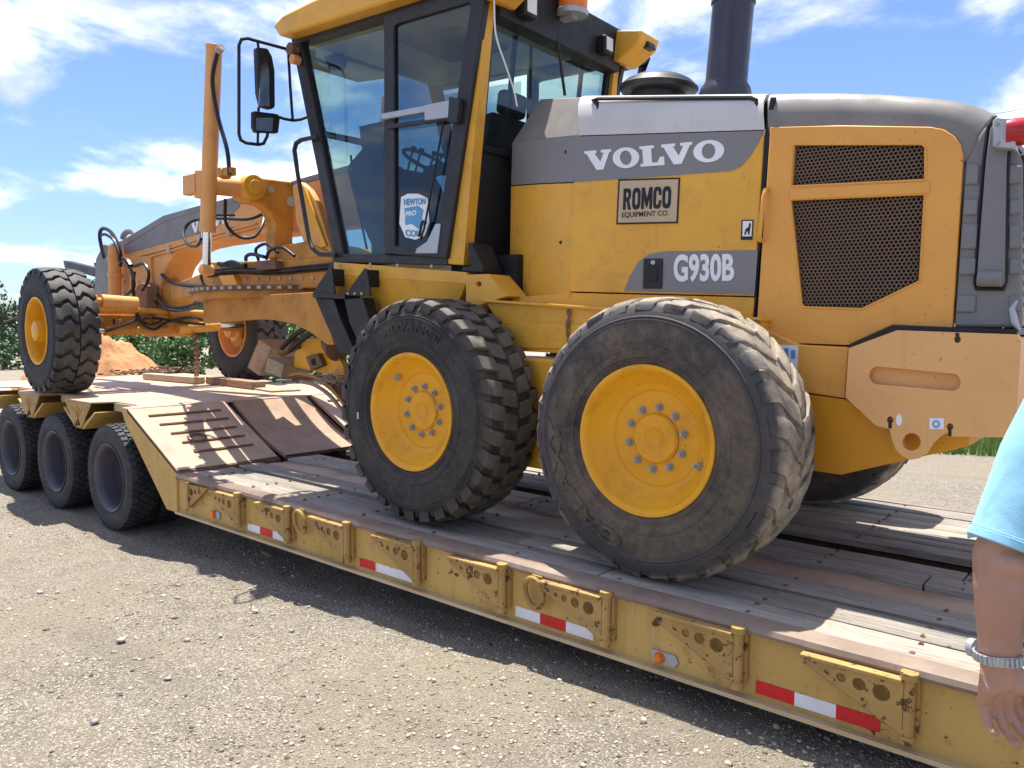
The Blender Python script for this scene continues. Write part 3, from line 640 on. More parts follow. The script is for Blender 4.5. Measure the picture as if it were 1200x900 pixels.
# ------------------------------------------------------------------ grader
GR = thing('motor_grader', (3.34, YC, HD), 'yellow motor grader with grey hood standing on the trailer', 'motor grader')
GU = Vector((.0715, 0, .9974)); GF = Vector((-.9974, 0, .0715))     # the machine stands nose up on the raised rear deck
YH = .72                                                          # near side of the hood
def both(gs): return gs + [g_mirror(g) for g in gs]
def px_plate(pts, y0, y1, holes=()): return g_plate(XZ(pts, y0), y0, y1, [XZ(h, y0) for h in holes])
def ell(cu, cv, ru, rv=None, n=18, rot=0):
    rv = rv or ru; return [(cu+ru*math.cos(a), cv+rv*math.sin(a)) for a in [2*PI*k/n for k in range(n)]]
# lettering: a mesh in a unit box mapped on to a quad (tl, tr, br, bl)
def text_mesh(s, bold=.02):
    c = bpy.data.curves.new('t', 'FONT'); c.body = s; c.offset = bold; c.resolution_u = 4
    o = bpy.data.objects.new('t', c); COL.objects.link(o); bpy.context.view_layer.update()
    me = o.to_mesh(); v = [tuple(p.co) for p in me.vertices]; f = [tuple(p.vertices) for p in me.polygons]
    o.to_mesh_clear(); bpy.data.objects.remove(o); bpy.data.curves.remove(c); return norm_box(v, f)
def norm_box(v, f):
    x0, x1 = min(p[0] for p in v), max(p[0] for p in v); y0, y1 = min(p[1] for p in v), max(p[1] for p in v)
    return [((p[0]-x0)/(x1-x0), (p[1]-y0)/(y1-y0)) for p in v], f
GV = [(0, 1), (.46, 1), (.46, .86), (.38, .86), (.56, .40), (.72, .86), (.62, .86), (.62, 1), (1, 1), (1, .86), (.93, .86), (.64, 0), (.38, 0), (.07, .86), (0, .86)]
GL = [(0, 1), (.52, 1), (.52, .86), (.42, .86), (.42, .16), (.62, .16), (.72, .42), (.86, .42), (.86, 0), (0, 0), (0, .14), (.10, .14), (.10, .86), (0, .86)]
def volvo_mesh():
    V = []; Fc = []; x = 0
    for ch, w in (('V', 1.05), ('O', 1.0), ('L', .86), ('V', 1.05), ('O', 1.0)):
        if ch == 'O': loops = [[(x+.5*w+.5*w*math.cos(a), .5+.52*math.sin(a)) for a in np.linspace(0, 2*PI, 29)[:-1]], [(x+.5*w+.22*w*math.cos(a), .5+.36*math.sin(a)) for a in np.linspace(0, 2*PI, 29)[:-1]]]
        else: loops = [[(x+a*w/(1 if ch == 'V' else .86), b) for a, b in (GV if ch == 'V' else GL)]]
        flat = [p for l in loops for p in l]; o = len(V); V += flat
        Fc += [tuple(i+o for i in t) for t in tessellate_polygon([[Vector((*p, 0)) for p in l] for l in loops])]
        x += w + (.03 if ch != 'L' else -.08)
    return norm_box(V, Fc)
def block_word(word):     # heavy condensed block capitals
    rr = lambda x0, x1, y0, y1, r: [(cx+r*math.cos(a), cy+r*1.0*math.sin(a)) for cx, cy, a0 in ((x1-r, y1-r, 0), (x0+r, y1-r, PI/2), (x0+r, y0+r, PI), (x1-r, y0+r, 1.5*PI)) for a in np.linspace(a0, a0+PI/2, 5)]
    G = {'O': [rr(0, .8, 0, 1, .28), rr(.27, .53, .2, .8, .11)],
         'M': [[(0, 0), (0, 1), (.3, 1), (.52, .5), (.74, 1), (1.04, 1), (1.04, 0), (.78, 0), (.78, .5), (.58, .08), (.46, .08), (.26, .5), (.26, 0)]],
         'R': [[(0, 0), (0, 1), (.5, 1), (.68, .95), (.76, .82), (.76, .64), (.70, .52), (.58, .46), (.80, 0), (.51, 0), (.34, .40), (.27, .40), (.27, 0)], [(.27, .58), (.44, .58), (.49, .63), (.49, .76), (.44, .81), (.27, .81)]],
         'C': [[(.76, .62), (.76, .78), (.70, .92), (.56, 1), (.22, 1), (.06, .92), (0, .76), (0, .24), (.06, .08), (.22, 0), (.56, 0), (.70, .08), (.76, .22), (.76, .38), (.50, .38), (.50, .24), (.45, .18), (.32, .18), (.27, .24), (.27, .76), (.32, .82), (.45, .82), (.50, .76), (.50, .62)]]}
    V = []; Fc = []; x = 0
    for ch in word:
        loops = [[(x+a, b) for a, b in l] for l in G[ch]]; o = len(V); V += [p for l in loops for p in l]
        Fc += [tuple(i+o for i in t) for t in tessellate_polygon([[Vector((*p, 0)) for p in l] for l in loops])]
        x = max(p[0] for p in loops[0]) + .09
    return norm_box(V, Fc)
def on_quad(vf, q, off):
    v, f = vf; tl, tr, br, bl = [Vector(p) for p in q]
    n = (tr-tl).cross(bl-tl).normalized()
    if n.y > 0: n = -n
    out = [bl.lerp(br, a).lerp(tl.lerp(tr, a), b) + n*off for a, b in v]
    return out, f
def solid(vf, d):        # give flat lettering a little thickness towards +y
    v, f = vf; n = len(v); V = list(v) + [Vector(p)+Vector((0, d, 0)) for p in v]; edges = {}
    for t in f:
        for a, b in zip(t, t[1:]+t[:1]): edges[(a, b)] = 1
    fc = list(f) + [tuple(n+i for i in reversed(t)) for t in f] + [(a, b, n+b, n+a) for (a, b) in edges if (b, a) not in edges]
    return V, fc
def lettering(name, vf, px, y, mat, parent, off=.0035):
    q = [PY(a, b, y) for a, b in px]; return obj(name, [solid(on_quad(vf, q, off), .0025)], mat, parent, 0, 0)
# ---- tyres and wheels
def side_a(r, W):        # axial position of the sidewall at radius r
    pr = [(.34, .845), (.355, .92), (.40, .985), (.46, 1.0), (.53, .985), (.575, .94), (.605, .875)]
    return np.interp(r, [p[0] for p in pr], [p[1] for p in pr])*W/2
def polar_text(s, R0, R1, mid, spread, W, bold=.03):
    v, f = text_mesh(s, bold); out = []
    for a, b in v:
        th = mid - spread/2 + spread*a; r = R0 + (R1-R0)*b; out.append(Vector((r*math.sin(th), -side_a(r, W)-.0065, r*math.cos(th))))
    return solid((out, f), .009)
def otr_tyre(R, W, style, mat, text=None):
    Rb = R-.034 if style != 'worn' else R-.018
    prof = [(.34, -.845), (.355, -.92), (.40, -.985), (.46, -1.0), (.53, -.985), (.575, -.94), (.605, -.875), (Rb-.008, -.80), (Rb, -.55), (Rb+.002, 0)]
    prof = [(r, a*W/2) for r, a in prof]
    if style == 'worn': prof[7:9] = [(R-.030, -.80*W/2), (R-.019, -.62*W/2)]
    prof = prof + [(r, -a) for r, a in reversed(prof[:-1])]
    gs = [g_lathe(prof, 96)]
    # raised rings on the sidewall
    for r in (.372, .385, .425, .548, .562): gs.append(g_lathe([(r-.008, -side_a(r-.008, W)+.002), (r-.003, -side_a(r, W)-.004), (r+.003, -side_a(r, W)-.004), (r+.008, -side_a(r+.008, W)+.002)], 96))
    def lug(secs):
        v = []; n = len(secs)
        for (a, th0, th1, rt_, rb) in secs:
            for th, rr in ((th0, rb), (th0+.10*(th1-th0)*0, rt_-.004), (th0+.07*(th1-th0), rt_), (th1-.07*(th1-th0), rt_), (th1, rt_-.004), (th1, rb)): v.append((rr*math.sin(th), a, rr*math.cos(th)))
        j_ = .0045 if style == 'worn' else .0025
        v = [tuple(c+random.uniform(-j_, j_) for c in p) for p in v]
        f = [(i*6+k, i*6+k+1, (i+1)*6+k+1, (i+1)*6+k) for i in range(n-1) for k in range(5)] + [tuple(range(6)), tuple(reversed(range((n-1)*6, n*6)))]
        return v, f
    h = W/2
    if style == 'block':
        N_ = 30
        for k in range(N_):
            for sd in (-1, 1):
                p = 2*PI/N_; t = (k + (.5 if sd > 0 else 0))*p; jit = random.uniform(-.02, .02)*p
                S = [(sd*h*.945, R-.078), (sd*h*.905, R-.024), (sd*h*.78, R-.008), (sd*h*.52, R)]
                gs.append(lug([(a, t-.31*p+jit+.10*p*i, t+.31*p+jit+.10*p*i, r, Rb-.05 if i < 1 else Rb-.012) for i, (a, r) in enumerate(S)]))
                t2 = t + .62*p
                S = [(sd*h*.50, R-.001), (sd*h*.28, R), (sd*h*.05, R)]
                gs.append(lug([(a, t2-.36*p+jit+.08*p*i, t2+.30*p+jit+.08*p*i, r, Rb-.012) for i, (a, r) in enumerate(S)]))
    elif style == 'chevron':
        N_ = 24
        for k in range(N_):
            for sd in (-1, 1):
                p = 2*PI/N_; t = (k + (.5 if sd > 0 else 0))*p
                S = [(.955, -.08, R-.08), (.93, -.06, R-.016), (.72, .0, R-.005), (.55, -.24, R-.002), (.36, -.34, R), (.20, -.02, R), (.03, .02, R)]
                gs.append(lug([(sd*h*a, t+(o_-.36)*p, t+(o_+.36)*p, r, Rb-.05 if i < 1 else Rb-.012) for i, (a, o_, r) in enumerate(S)]))
    else:
        N_ = 27
        for k in range(N_):
            for sd in (-1, 1):
                p = 2*PI/N_; t = (k + (.5 if sd > 0 else 0))*p; jt = random.uniform(-.03, .03)*p
                S = [(.90, -.1, R-.062), (.85, -.08, R-.026), (.70, .02, R-.007), (.55, .26, R-.002), (.30, .62, R), (.04, .80, R)]
                gs.append(lug([(sd*h*a, t+(o_-.33)*p+jt, t+(o_+.33)*p+jt, r+random.uniform(-.003, 0), Rb-.045 if i < 1 else Rb-.012) for i, (a, o_, r) in enumerate(S)]))
    for s, mid, spread, a, b in (text or []): gs.append(polar_text(s, a, b, mid, spread, W))
    return mesh_of('tyre', gs, mat, 38)
def nut(x, z, a):
    return [g_cyl((x, a, z), (x, a-.022, z), .0165, n=6), g_cyl((x, a, z), (x, a-.034, z), .009, n=8), g_cyl((x, a+.004, z), (x, a-.004, z), .021, n=14)]
def drive_rim():
    prof = [(.338, -.183), (.350, -.200), (.348, -.208), (.336, -.211), (.325, -.205), (.316, -.190), (.310, -.178), (.296, -.160), (.262, -.120), (.243, -.104), (.230, -.100), (.224, -.094), (.220, -.088), (.13, -.088), (.118, -.088), (.117, -.098), (.108, -.106), (.055, -.106), (.040, -.096), (.022, -.090), (0, -.090)]
    back = [(.31, -.178), (.30, .05), (.31, .17), (.35, .20), (.338, .183)]
    return mesh_of('wheel', [g_lathe(prof, 72), g_lathe(back, 48), g_lathe([(.30, .02), (.12, .03), (.12, .2), (0, .2)], 32)], M['yellow_clean'], 32)
def steer_rim():
    prof = [(.338, -.183), (.350, -.200), (.348, -.208), (.336, -.211), (.325, -.205), (.314, -.185), (.305, -.10), (.30, .0), (.285, .025), (.24, .03), (.17, .02), (.125, .015), (.118, -.02), (.112, -.17), (.10, -.215), (.085, -.222), (0, -.224)]
    back = [(.338, .183), (.350, .200), (.348, .208), (.336, .211), (.325, .205), (.314, .185), (.305, .1), (.28, .05), (.16, .06), (.15, .18), (.10, .20), (.10, .26), (0, .26)]
    return mesh_of('wheel', [g_lathe(prof, 64), g_lathe(back, 64)], M['yellow_clean'], 32)
def steer_rim_far():
    m = steer_rim(); m.materials.clear(); m.materials.append(M['peach']); return m
T_adv = otr_tyre(.668, .445, 'block', M['rubber_dusty'], [('ADVANCE', .06, 1.0, .475, .525)])
T_gal = otr_tyre(.657, .445, 'worn', M['rubber_mud'], [('GALAXY', PI+.95, 1.5, .455, .535)])
T_str = otr_tyre(.655, .430, 'chevron', M['rubber_clean'])
nutm = mesh_of('wheel_nut', nut(0, 0, 0), M['bolt'], 35)
def add_wheel(rim, tyre, pos, flip=False, nuts=10, rz=0, spin=0, a=-.088, nr=.146):
    w = link('wheel', rim, GR, Vector(pos)-GR.location); w.rotation_euler = (0, spin, (PI if flip else 0) + rz)
    link('tyre', tyre, w, (0, 0, 0))
    if nuts:
        for k in range(nuts):
            t = 2*PI*(k+.35)/nuts; link('wheel_nut', nutm, w, (nr*math.cos(t), a, nr*math.sin(t)))
    return w
dr = drive_rim(); sr = steer_rim(); srf = steer_rim_far()
YW = .139+.2075
XR, ZRw = 4.1267, 1.2969; XF, ZF = 4.1267-1.5687, 1.3105
wR = add_wheel(dr, T_gal, (XR, YW, ZRw)); wF = add_wheel(dr, T_adv, (XF, YW, ZF))
add_wheel(dr, T_gal, (XR, W2-YW, ZRw), True); add_wheel(dr, T_adv, (XF, W2-YW, ZF), True)
for w, th in ((wR, 1.95), (wF, -.75)):      # rim valve opening with a dirt plug
    obj_ = link('valve', mesh_of('valve', [g_cyl((.262*math.sin(th), -.135, .262*math.cos(th)), (.255*math.sin(th), -.155, .255*math.cos(th)), .022, .016, 8), g_cyl((.262*math.sin(th), -.15, .262*math.cos(th)), (.25*math.sin(th), -.175, .25*math.cos(th)), .008, n=6)], M['bolt']), w, (0, 0, 0))
link('chalk_mark', mesh_of('chalk_mark', [g_box(-.455, -.447, -.2265, -.2215, -.075, -.035)], M['white']), wF, (0, 0, 0))
XS, ZS = -2.9277, 1.743
add_wheel(sr, T_str, (XS, .20, ZS), rz=-.036, nuts=12, a=.016, nr=.205); add_wheel(srf, T_str, (XS-.06, W2-.33, ZS+.02), True, rz=-.036, nuts=0)
# ---- tandem cases, rear frame, belly, counterweight
for mir in (0, 1):
    g = [g_plate([(2.30, 1.15), (2.42, .99), (4.26, .97), (4.38, 1.13), (4.36, 1.50), (4.24, 1.62), (2.44, 1.64), (2.32, 1.52)], .60, .82)]
    obj('tandem_case', [g_mirror(q) for q in g] if mir else g, M['yellow'], GR, .02)
    obj('axle_hub', [(g_mirror(q) if mir else q) for q in [g_cyl((x, .40, z), (x, .62, z), .14, n=24) for x, z in ((XF, ZF), (XR, ZRw))]], M['dirty'], GR)
obj('rear_axle', [g_cyl((3.34, .8, 1.35), (3.34, W2-.8, 1.35), .22, n=28), g_box(2.95, 3.75, 1.05, 1.7, 1.15, 1.7)], M['dirty'], GR, .02)
FRP = [(568, 352), (892, 374), (892, 424), (700, 416), (600, 411), (588, 384)]
obj('rear_frame', [px_plate(FRP, .62, W2-.62)], M['yellow'], GR, .006)
obj('frame_lip', [px_plate([(563, 350.5), (892, 372.5), (892, 376), (567, 354)], .585, W2-.585)], M['yellow'], GR, .003)
obj('frame_panel', [px_plate([(583, 377), (664, 380), (664, 408), (601, 408)], .606, .64)], M['yellow'], GR, .004)
obj('frame_panel', [px_plate([(669, 380), (880, 390), (880, 420), (669, 412)], .606, .64)], M['yellow'], GR, .004)
obj('rust_streak', [g_tube([PY(665.5+1.2*math.sin(k), 362+k*5, .60) for k in range(9)], [.008, .012, .006, .012, .010, .005, .009, .004, .002], 6)], M['rust'], GR)
obj('mount_bracket', [px_plate([(546, 322), (572, 321), (594, 347), (566, 356), (546, 362)], .60, .80, [ell(561, 333, 3.2)])], M['yellow'], GR, .006)
UB = [(883, 378), (936, 404), (994.5, 407), (990, 467), (945, 460.5), (885, 455)]
obj('belly_upper', [px_plate(UB, .665, W2-.665)], M['orange'], GR, .008)
def slanted(pts, y0, y1, zlo, zhi):        # polygon traced on y0, its lower points pushed inwards to y1
    q = [PY(a, b, y0) for a, b in pts]; out = []
    for p in q: out.append(Vector((p.x, y0 + (y1-y0)*min(1, max(0, (zhi-p.z)/(zhi-zlo))), p.z)))
    return out
bp = slanted([(885, 457), (945, 462), (990, 468), (1045, 503), (1134, 512), (1134, 524), (979, 559.5), (930, 552), (880, 525)], .67, .75, 1.15, 1.5)
bm_ = [Vector((p.x, W2-p.y, p.z)) for p in bp]; nb = len(bp)
tri = tessellate_polygon([[Vector((p.x, p.z, 0)) for p in bp]])
obj('belly_guard', [(bp+bm_, [tuple(t) for t in tri] + [tuple(nb+i for i in reversed(t)) for t in tri] + [(k, (k+1) % nb, nb+(k+1) % nb, nb+k) for k in range(nb)])], M['belly'], GR, .006)
CW = [(1051, 387), (1193, 392), (1197, 400), (1190, 513), (1117, 512), (1109, 508), (1101, 512), (1092, 521), (1085, 532), (1077, 537), (1067, 539), (1057, 535), (1050, 528), (1045, 516), (1042, 503), (1026, 499), (990.5, 466), (994.5, 408)]
slot = [(1028+10*math.cos(a), 440+10.5*math.sin(a)) for a in np.linspace(PI/2, 3*PI/2, 9)] + [(1116+9.5*math.cos(a), 448+10*math.sin(a)) for a in np.linspace(-PI/2, PI/2, 9)]
def keyhole(u, v): return ell(u, v, 4, 4, 10)
obj('counterweight_plate', [px_plate(CW, .62, .66, [slot, ell(1068, 518, 10.8, 10.3), keyhole(1122, 398), keyhole(1043, 492), keyhole(1113, 500)])], M['cw'], GR, .004)
obj('counterweight', [px_plate([(1052, 390), (1192, 395), (1188, 506), (1046, 496), (996, 464), (999, 411)], .662, W2-.62)], M['cw'], GR, .01)
obj('counterweight_plate', [g_mirror(px_plate(CW, .62, .66))], M['cw'], GR, .004)
for pts in ([(1119.5, 390), (1124, 390), (1124, 398), (1120, 398)], [(1041, 493), (1045, 493), (1045, 502), (1041, 502)], [(1111, 501), (1115, 501), (1115, 511), (1111, 511)]):
    obj('plate_slit', [px_plate(pts, .6185, .625)], M['ink'], GR)
obj('seam', [px_plate([(994, 405), (1046, 381), (1192, 386), (1192, 392.5), (1051, 387.5), (996, 409)], .68, W2-.68)], M['black'], GR)
st = obj('inspection_sticker', [px_plate([(913, 404), (935, 405), (934, 440), (915, 438)], .6605, .664)], M['text_white'], GR)
obj('sticker_print', [px_plate([(u, v), (u+5, v), (u+5, v+10), (u, v+10)], .6585, .6606) for u, v in ((919, 408), (927, 410))], M['blue'], st)
st = obj('plate_sticker', [px_plate([(1089, 490), (1106, 490), (1106, 503), (1089, 503)], .6165, .6195)], M['text_white'], GR)
obj('sticker_print', [px_plate(ell(1097, 497, 4.5), .6150, .6168, [ell(1097, 497, 2.5)])], M['blue'], st)
obj('plate_sticker', [px_plate(ell(1053.5, 492, 3.6, 7), .6165, .6195)], M['text_white'], GR)
# ---- hood
core = [(681, 166), (896, 159), (1118, 186), (1112, 378), (890, 371), (675, 345)]
obj('engine_bay', [px_plate(core, .775, W2-.775)], M['grillback'], GR)
HS = [(676.5, 158.5), (897, 151.5), (895, 160), (883.5, 347), (666, 341.5), (672, 214)]
obj('hood_side', [px_plate(HS, YH, YH+.04)], M['yellow'], GR, .005)
obj('hood_side', [g_mirror(px_plate([(676.5, 158.5), (1128, 180), (1116, 384), (883.5, 350), (666, 341.5)], YH, YH+.04))], M['yellow'], GR, .005)
obj('hood_sill', [px_plate([(666, 343), (884, 348.5), (882, 373), (600, 353), (599, 349)], YH+.004, YH+.05)], M['yellow'], GR, .004)
def decal(name, pts, y, m, holes=()): return obj(name, [px_plate(pts, y-.003, y+.001, holes)], M[m], GR)
decal('side_band', [(676, 160), (895.5, 153), (889, 166), (879, 183), (868, 195), (856, 200.5), (760, 207.5), (672.5, 213.5)], YH, 'decal')
decal('model_band', [(731, 341), (738, 324), (748, 307), (760, 298), (778, 294.5), (888, 293), (884, 345.5)], YH, 'decal')
lettering('maker_lettering', volvo_mesh(), [(685, 177), (849, 162.5), (849, 189), (688, 200.5)], YH-.003, M['text_white'], GR)
lettering('model_lettering', text_mesh('G930B', .035), [(790, 298), (861, 297), (860.5, 330), (789.5, 331)], YH-.003, M['text_white'], GR)
bd = obj('dealer_badge', [px_plate([(724.5, 210), (796.5, 208), (794, 261.5), (722, 263)], YH-.006, YH)], M['ink'], GR, .001)
obj('badge_face', [px_plate([(726.5, 212), (794.8, 210), (792.4, 259.5), (724, 261)], YH-.0075, YH-.005)], M['romco'], bd)
lettering('badge_lettering', block_word('ROMCO'), [(731, 221), (787, 218), (786, 244), (730, 246)], YH-.0075, M['ink'], bd, .002)
lettering('badge_lettering', text_mesh('EQUIPMENT CO.', .006), [(729, 249), (784, 246.5), (783.5, 253.5), (729, 256)], YH-.0075, M['ink'], bd, .002)
st = decal('logo_sticker', [(869, 257.5), (883, 257.5), (881.5, 281), (868, 281)], YH, 'ink')
obj('sticker_face', [px_plate([(870.5, 259), (881.5, 259), (880.5, 277), (869.8, 277)], YH-.0045, YH-.0028)], M['text_white'], st)
obj('sticker_emblem', [px_plate([(872, 274), (874, 268), (877, 266), (878, 261), (880, 262), (879, 268), (878, 275), (876.5, 275), (876, 270.5), (874.5, 272), (873.5, 276)], YH-.006, YH-.0043)], M['ink'], st)
lt = obj('latch', [px_plate([(754, 303), (776, 303), (775, 338), (753, 338)], YH-.012, YH)], M['black'], GR, .003)
obj('latch_handle', [px_plate([(759, 312), (771, 312), (770, 330), (758, 330)], YH-.016, YH-.010)], M['ink'], lt, .002)
obj('latch_key', [px_plate(ell(765, 307.5, 2.6), YH-.017, YH-.010)], M['zinc'], lt)
for u, v in ((663, 178), (657, 284)): obj('fastener', [g_lathe([(0, -.006), (.008, -.005), (.010, 0)], 12, PY(u, v, .745))], M['black'], GR)
# cowl between hood and cab: its side turns in towards the cab
YB = .92
cowl = {'cowl_side': ([(674, 214.5), (668, 341), (668, 349)], [(599, 218.5), (597, 347), (597, 353)], 'yellow'), 'cowl_band': ([(677, 159.5), (674, 213)], [(600.5, 167), (599, 217)], 'decal')}
def shell(rowsN, rowsB, t=.03):
    a = [PY(u, v, YH) for u, v in rowsN]; b = [PY(u, v, YB) for u, v in rowsB]; mid = [p.lerp(q, .5) + Vector((0, -.018, 0)) for p, q in zip(a, b)]
    r = [[a[i], mid[i], b[i]] for i in range(len(a))]; r2 = [[p + Vector((.01, t, 0)) for p in row] for row in r]
    n = len(r); gs = [g_grid(r), g_grid(r2), g_grid([r[0], r2[0]]), g_grid([r[-1], r2[-1]]), g_grid([[x[0] for x in r], [x[0] for x in r2]]), g_grid([[x[-1] for x in r], [x[-1] for x in r2]])]
    return gs
for nme, (a, b, m) in cowl.items():
    gs = shell(a, b); bm2 = [(p) for p in gs]
    V = []; Fc = []
    for v, f in gs: o_ = len(V); V += [Vector(p) for p in v]; Fc += [tuple(i+o_ for i in q) for q in f]
    obj(nme, [(V, Fc)], M[m], GR, 0, 50)
A1, A2, B2, B1 = PY(688, 113.5, .86), PY(677, 159, YH), PY(600.5, 166.5, YB), PY(633, 116, 1.06)
obj('cowl_top', [g_hexa([A1, A2, B2, B1], [p + Vector((0, .05, -.03)) for p in (A1, A2, B2, B1)]), g_hexa([A1, B1, Vector((B1.x, W2-B1.y, B1.z)), Vector((A1.x, W2-A1.y, A1.z))], [p-Vector((0, 0, .04)) for p in (A1, B1, Vector((B1.x, W2-B1.y, B1.z)), Vector((A1.x, W2-A1.y, A1.z)))])], M['hood'], GR, .006)
obj('cowl_front', [g_box(PY(597, 347, YB).x, PY(597, 347, YB).x+.03, YB+.03, W2-YB, 2.0, PY(600, 168, YB).z)], M['cabgrey'], GR)
obj('cowl_panel', [g_mirror((V, Fc))], M['yellow'], GR, 0, 50)
def hood_rows(pairs, yt=.86):
    rows = []
    for s, c in pairs:
        S = PY(*s, YH); T = PY(*c, yt); H = T-S; row = []
        for y, k in ((YH, 0), (YH+.004, .35), (YH+.02, .70), (YH+.055, .90), (YH+.10, .975), (yt+.04, 1.0), (1.1, 1.012), (YC, 1.018)): row.append(Vector((S.x+H.x*min(1, k), y, S.z+H.z*k)))
        row += [Vector((p.x, W2-p.y, p.z)) for p in reversed(row[:-1])]; rows.append(row)
    return rows
def capped(rows, t=.03):
    n = len(rows[0]); inn = [[p - Vector((0, 0, t)) for p in r] for r in rows]
    return [g_grid(rows), g_grid(inn), g_grid([rows[0], inn[0]]), g_grid([rows[-1], inn[-1]]), g_grid([[r[0] for r in rows], [r[0] for r in inn]]), g_grid([[r[-1] for r in rows], [r[-1] for r in inn]])]
def joined(gs):
    V = []; Fc = []
    for v, f in gs: o_ = len(V); V += [Vector(p) for p in v]; Fc += [tuple(i+o_ for i in q) for q in f]
    return V, Fc
hf = [((678.5, 158), (690, 113)), ((750, 155.5), (760, 112.5)), ((830, 153), (838, 111.8)), ((896, 151), (905, 111.2))]
obj('hood_top_front', [joined(capped(hood_rows(hf)))], M['silver'], GR, 0, 40)
hr_ = [((901.5, 148), (909.5, 111.5)), ((945, 146.5), (950, 110.8)), ((986, 146), (990, 110.8)), ((1040, 146.2), (1040, 112.5)), ((1080, 147.5), (1085, 116)), ((1108, 152), (1120, 120)), ((1126, 165), (1148, 126)), ((1131, 181), (1170, 136))]
obj('hood_top_rear', [joined(capped(hood_rows(hr_)))], M['hood'], GR, 0, 40)
obj('hood_rail', [g_tube([PY(a, b, .745) for a, b in ((701.5, 157), (701, 124), (696, 117), (701, 115.5), (790, 115), (880, 114.5), (886, 117.5), (888, 124), (887.5, 151))], .011, 8)], M['black'], GR)
# engine door with honeycomb grilles
DO = [(902.5, 149), (986, 146.8), (1090, 148.5), (1106, 151.5), (1118, 159), (1126, 170), (1129, 182), (1116, 384.5), (1046, 381), (994.5, 404.5), (908, 401), (886.5, 379)]
G1 = [(934, 170), (1078, 169.5), (1083, 173), (1083, 209), (1081, 210.5), (931, 217.5)]
G2 = [(929, 237), (1081, 230), (1075.5, 329), (1010, 360.5), (945, 358.5), (941, 355)]
grow = lambda P, k: [(sum(p[0] for p in P)/len(P) + (a-sum(p[0] for p in P)/len(P))*k, sum(p[1] for p in P)/len(P) + (b-sum(p[1] for p in P)/len(P))*k) for a, b in P]
dr_ = obj('engine_door', [px_plate(DO, YH-.012, YH+.03, [grow(G1, 1.03), grow(G2, 1.03)])], M['orange'], GR, .008)
# shallow raised lips round the openings
for P in (G1, G2):
    c = [PY(a, b, YH-.011) for a, b in grow(P, 1.035)]
    obj('grille_lip', [g_tube(c, .0055, 6, closed=True)], M['orange'], dr_)
obj('door_bar', [px_plate([(925, 221), (1090, 212), (1089, 227), (924, 235)], YH-.02, YH+.0)], M['orange'], dr_, .008)
def inside(p, poly):
    x, y = p; c = False; n = len(poly)
    for i in range(n):
        (x1, y1), (x2, y2) = poly[i], poly[i-1]
        if (y1 > y) != (y2 > y) and x < (x2-x1)*(y-y1)/(y2-y1)+x1: c = not c
    return c
for P in (G1, G2):
    poly = XZ(grow(P, 1.02), YH); xs_ = [p[0] for p in poly]; zs_ = [p[1] for p in poly]; V = []; Fc = []; s = .0105
    rowi = 0; z = min(zs_)
    while z < max(zs_):
        x = min(xs_) + (s*.866 if rowi % 2 else 0)
        while x < max(xs_):
            if inside((x, z), poly):
                o_ = len(V)
                for rr, yy in ((s, YH+.004), (s*.77, YH+.004), (s*.77, YH+.010)):
                    V += [(x+rr*math.sin(k*PI/3), yy, z+rr*math.cos(k*PI/3)) for k in range(6)]
                Fc += [(o_+k, o_+(k+1) % 6, o_+6+(k+1) % 6, o_+6+k) for k in range(6)] + [(o_+6+k, o_+6+(k+1) % 6, o_+12+(k+1) % 6, o_+12+k) for k in range(6)]
            x += s*1.732
        z += s*1.5; rowi += 1
    g = obj('grille', [(V, Fc)], M['mesh'], dr_, 0, 0); g['kind'] = 'stuff'
    obj('grille_back', [px_plate(grow(P, 1.06), YH+.022, YH+.045)], M['grillback'], dr_)
obj('door_handle', [g_tube([PY(a, b, YH-.013 - d) for a, b, d in ((893, 282, 0), (890, 281, .03), (890, 276, .045), (895, 230, .045), (897, 223, .03), (899, 222, 0))], .011, 8)], M['orange'], dr_)
obj('door_gap', [px_plate([(903, 114), (909, 114), (902, 149), (884, 380), (880, 380), (897, 151)], YH+.008, YH+.02)], M['ink'], GR)
# rear corner, lamp column, rear grille
obj('rear_corner', [px_plate([(1132, 183), (1152, 150), (1172, 138), (1190, 170), (1198, 190), (1198, 384), (1118, 384)], YH+.002, YH+.06)], M['grey'], GR, .012)
obj('rear_corner', [g_mirror(px_plate([(1132, 183), (1152, 150), (1172, 138), (1190, 170), (1198, 190), (1198, 384), (1118, 384)], YH+.002, YH+.06))], M['grey'], GR, .012)
for v0, v1 in ((192, 216), (233, 252), (262, 292), (302, 322), (346, 366)):
    obj('rib', [px_plate([(1133-.072*(v0-183), v0), (1148-.05*(v0-183)*.5, v0), (1147-.05*(v1-183)*.5, v1), (1133-.072*(v1-183), v1)], YH-.010, YH+.004)], M['grey'], GR, .006)
    obj('rib', [px_plate([(1183, v0), (1198, v0+2), (1198, v1-2), (1182, v1)], YH-.010, YH+.004)], M['grey'], GR, .006)
colm = [(1160, 150), (1170, 141), (1181, 150), (1179, 200), (1177, 330), (1174, 336), (1147, 336), (1144, 330), (1150, 250), (1155, 190)]
lc = obj('lamp_column', [px_plate(colm, YH-.028, YH+.01)], M['grey'], GR, .006)
obj('column_trim', [g_tube([PY(a, b, YH-.004) for a, b in ((1166, 138), (1158, 150), (1153, 190), (1148, 250), (1142.5, 332), (1144, 338), (1176, 338.5), (1178.5, 330), (1181, 200), (1182, 178))], .0075, 6)], M['ink'], lc)
cA, cB = PY(1146, 326, YH-.03), PY(1175, 327, YH-.03); obj('column_foot', [g_cyl(cA, cB, .032, n=18)], M['grey'], lc, .003)
p0 = PY(1176, 156, YH-.03)
lh = obj('tail_light', [px_plate([(1163, 141), (1170, 136), (1190, 139), (1190, 175), (1163, 172)], YH-.085, YH-.02)], M['zinc'], GR, .006)
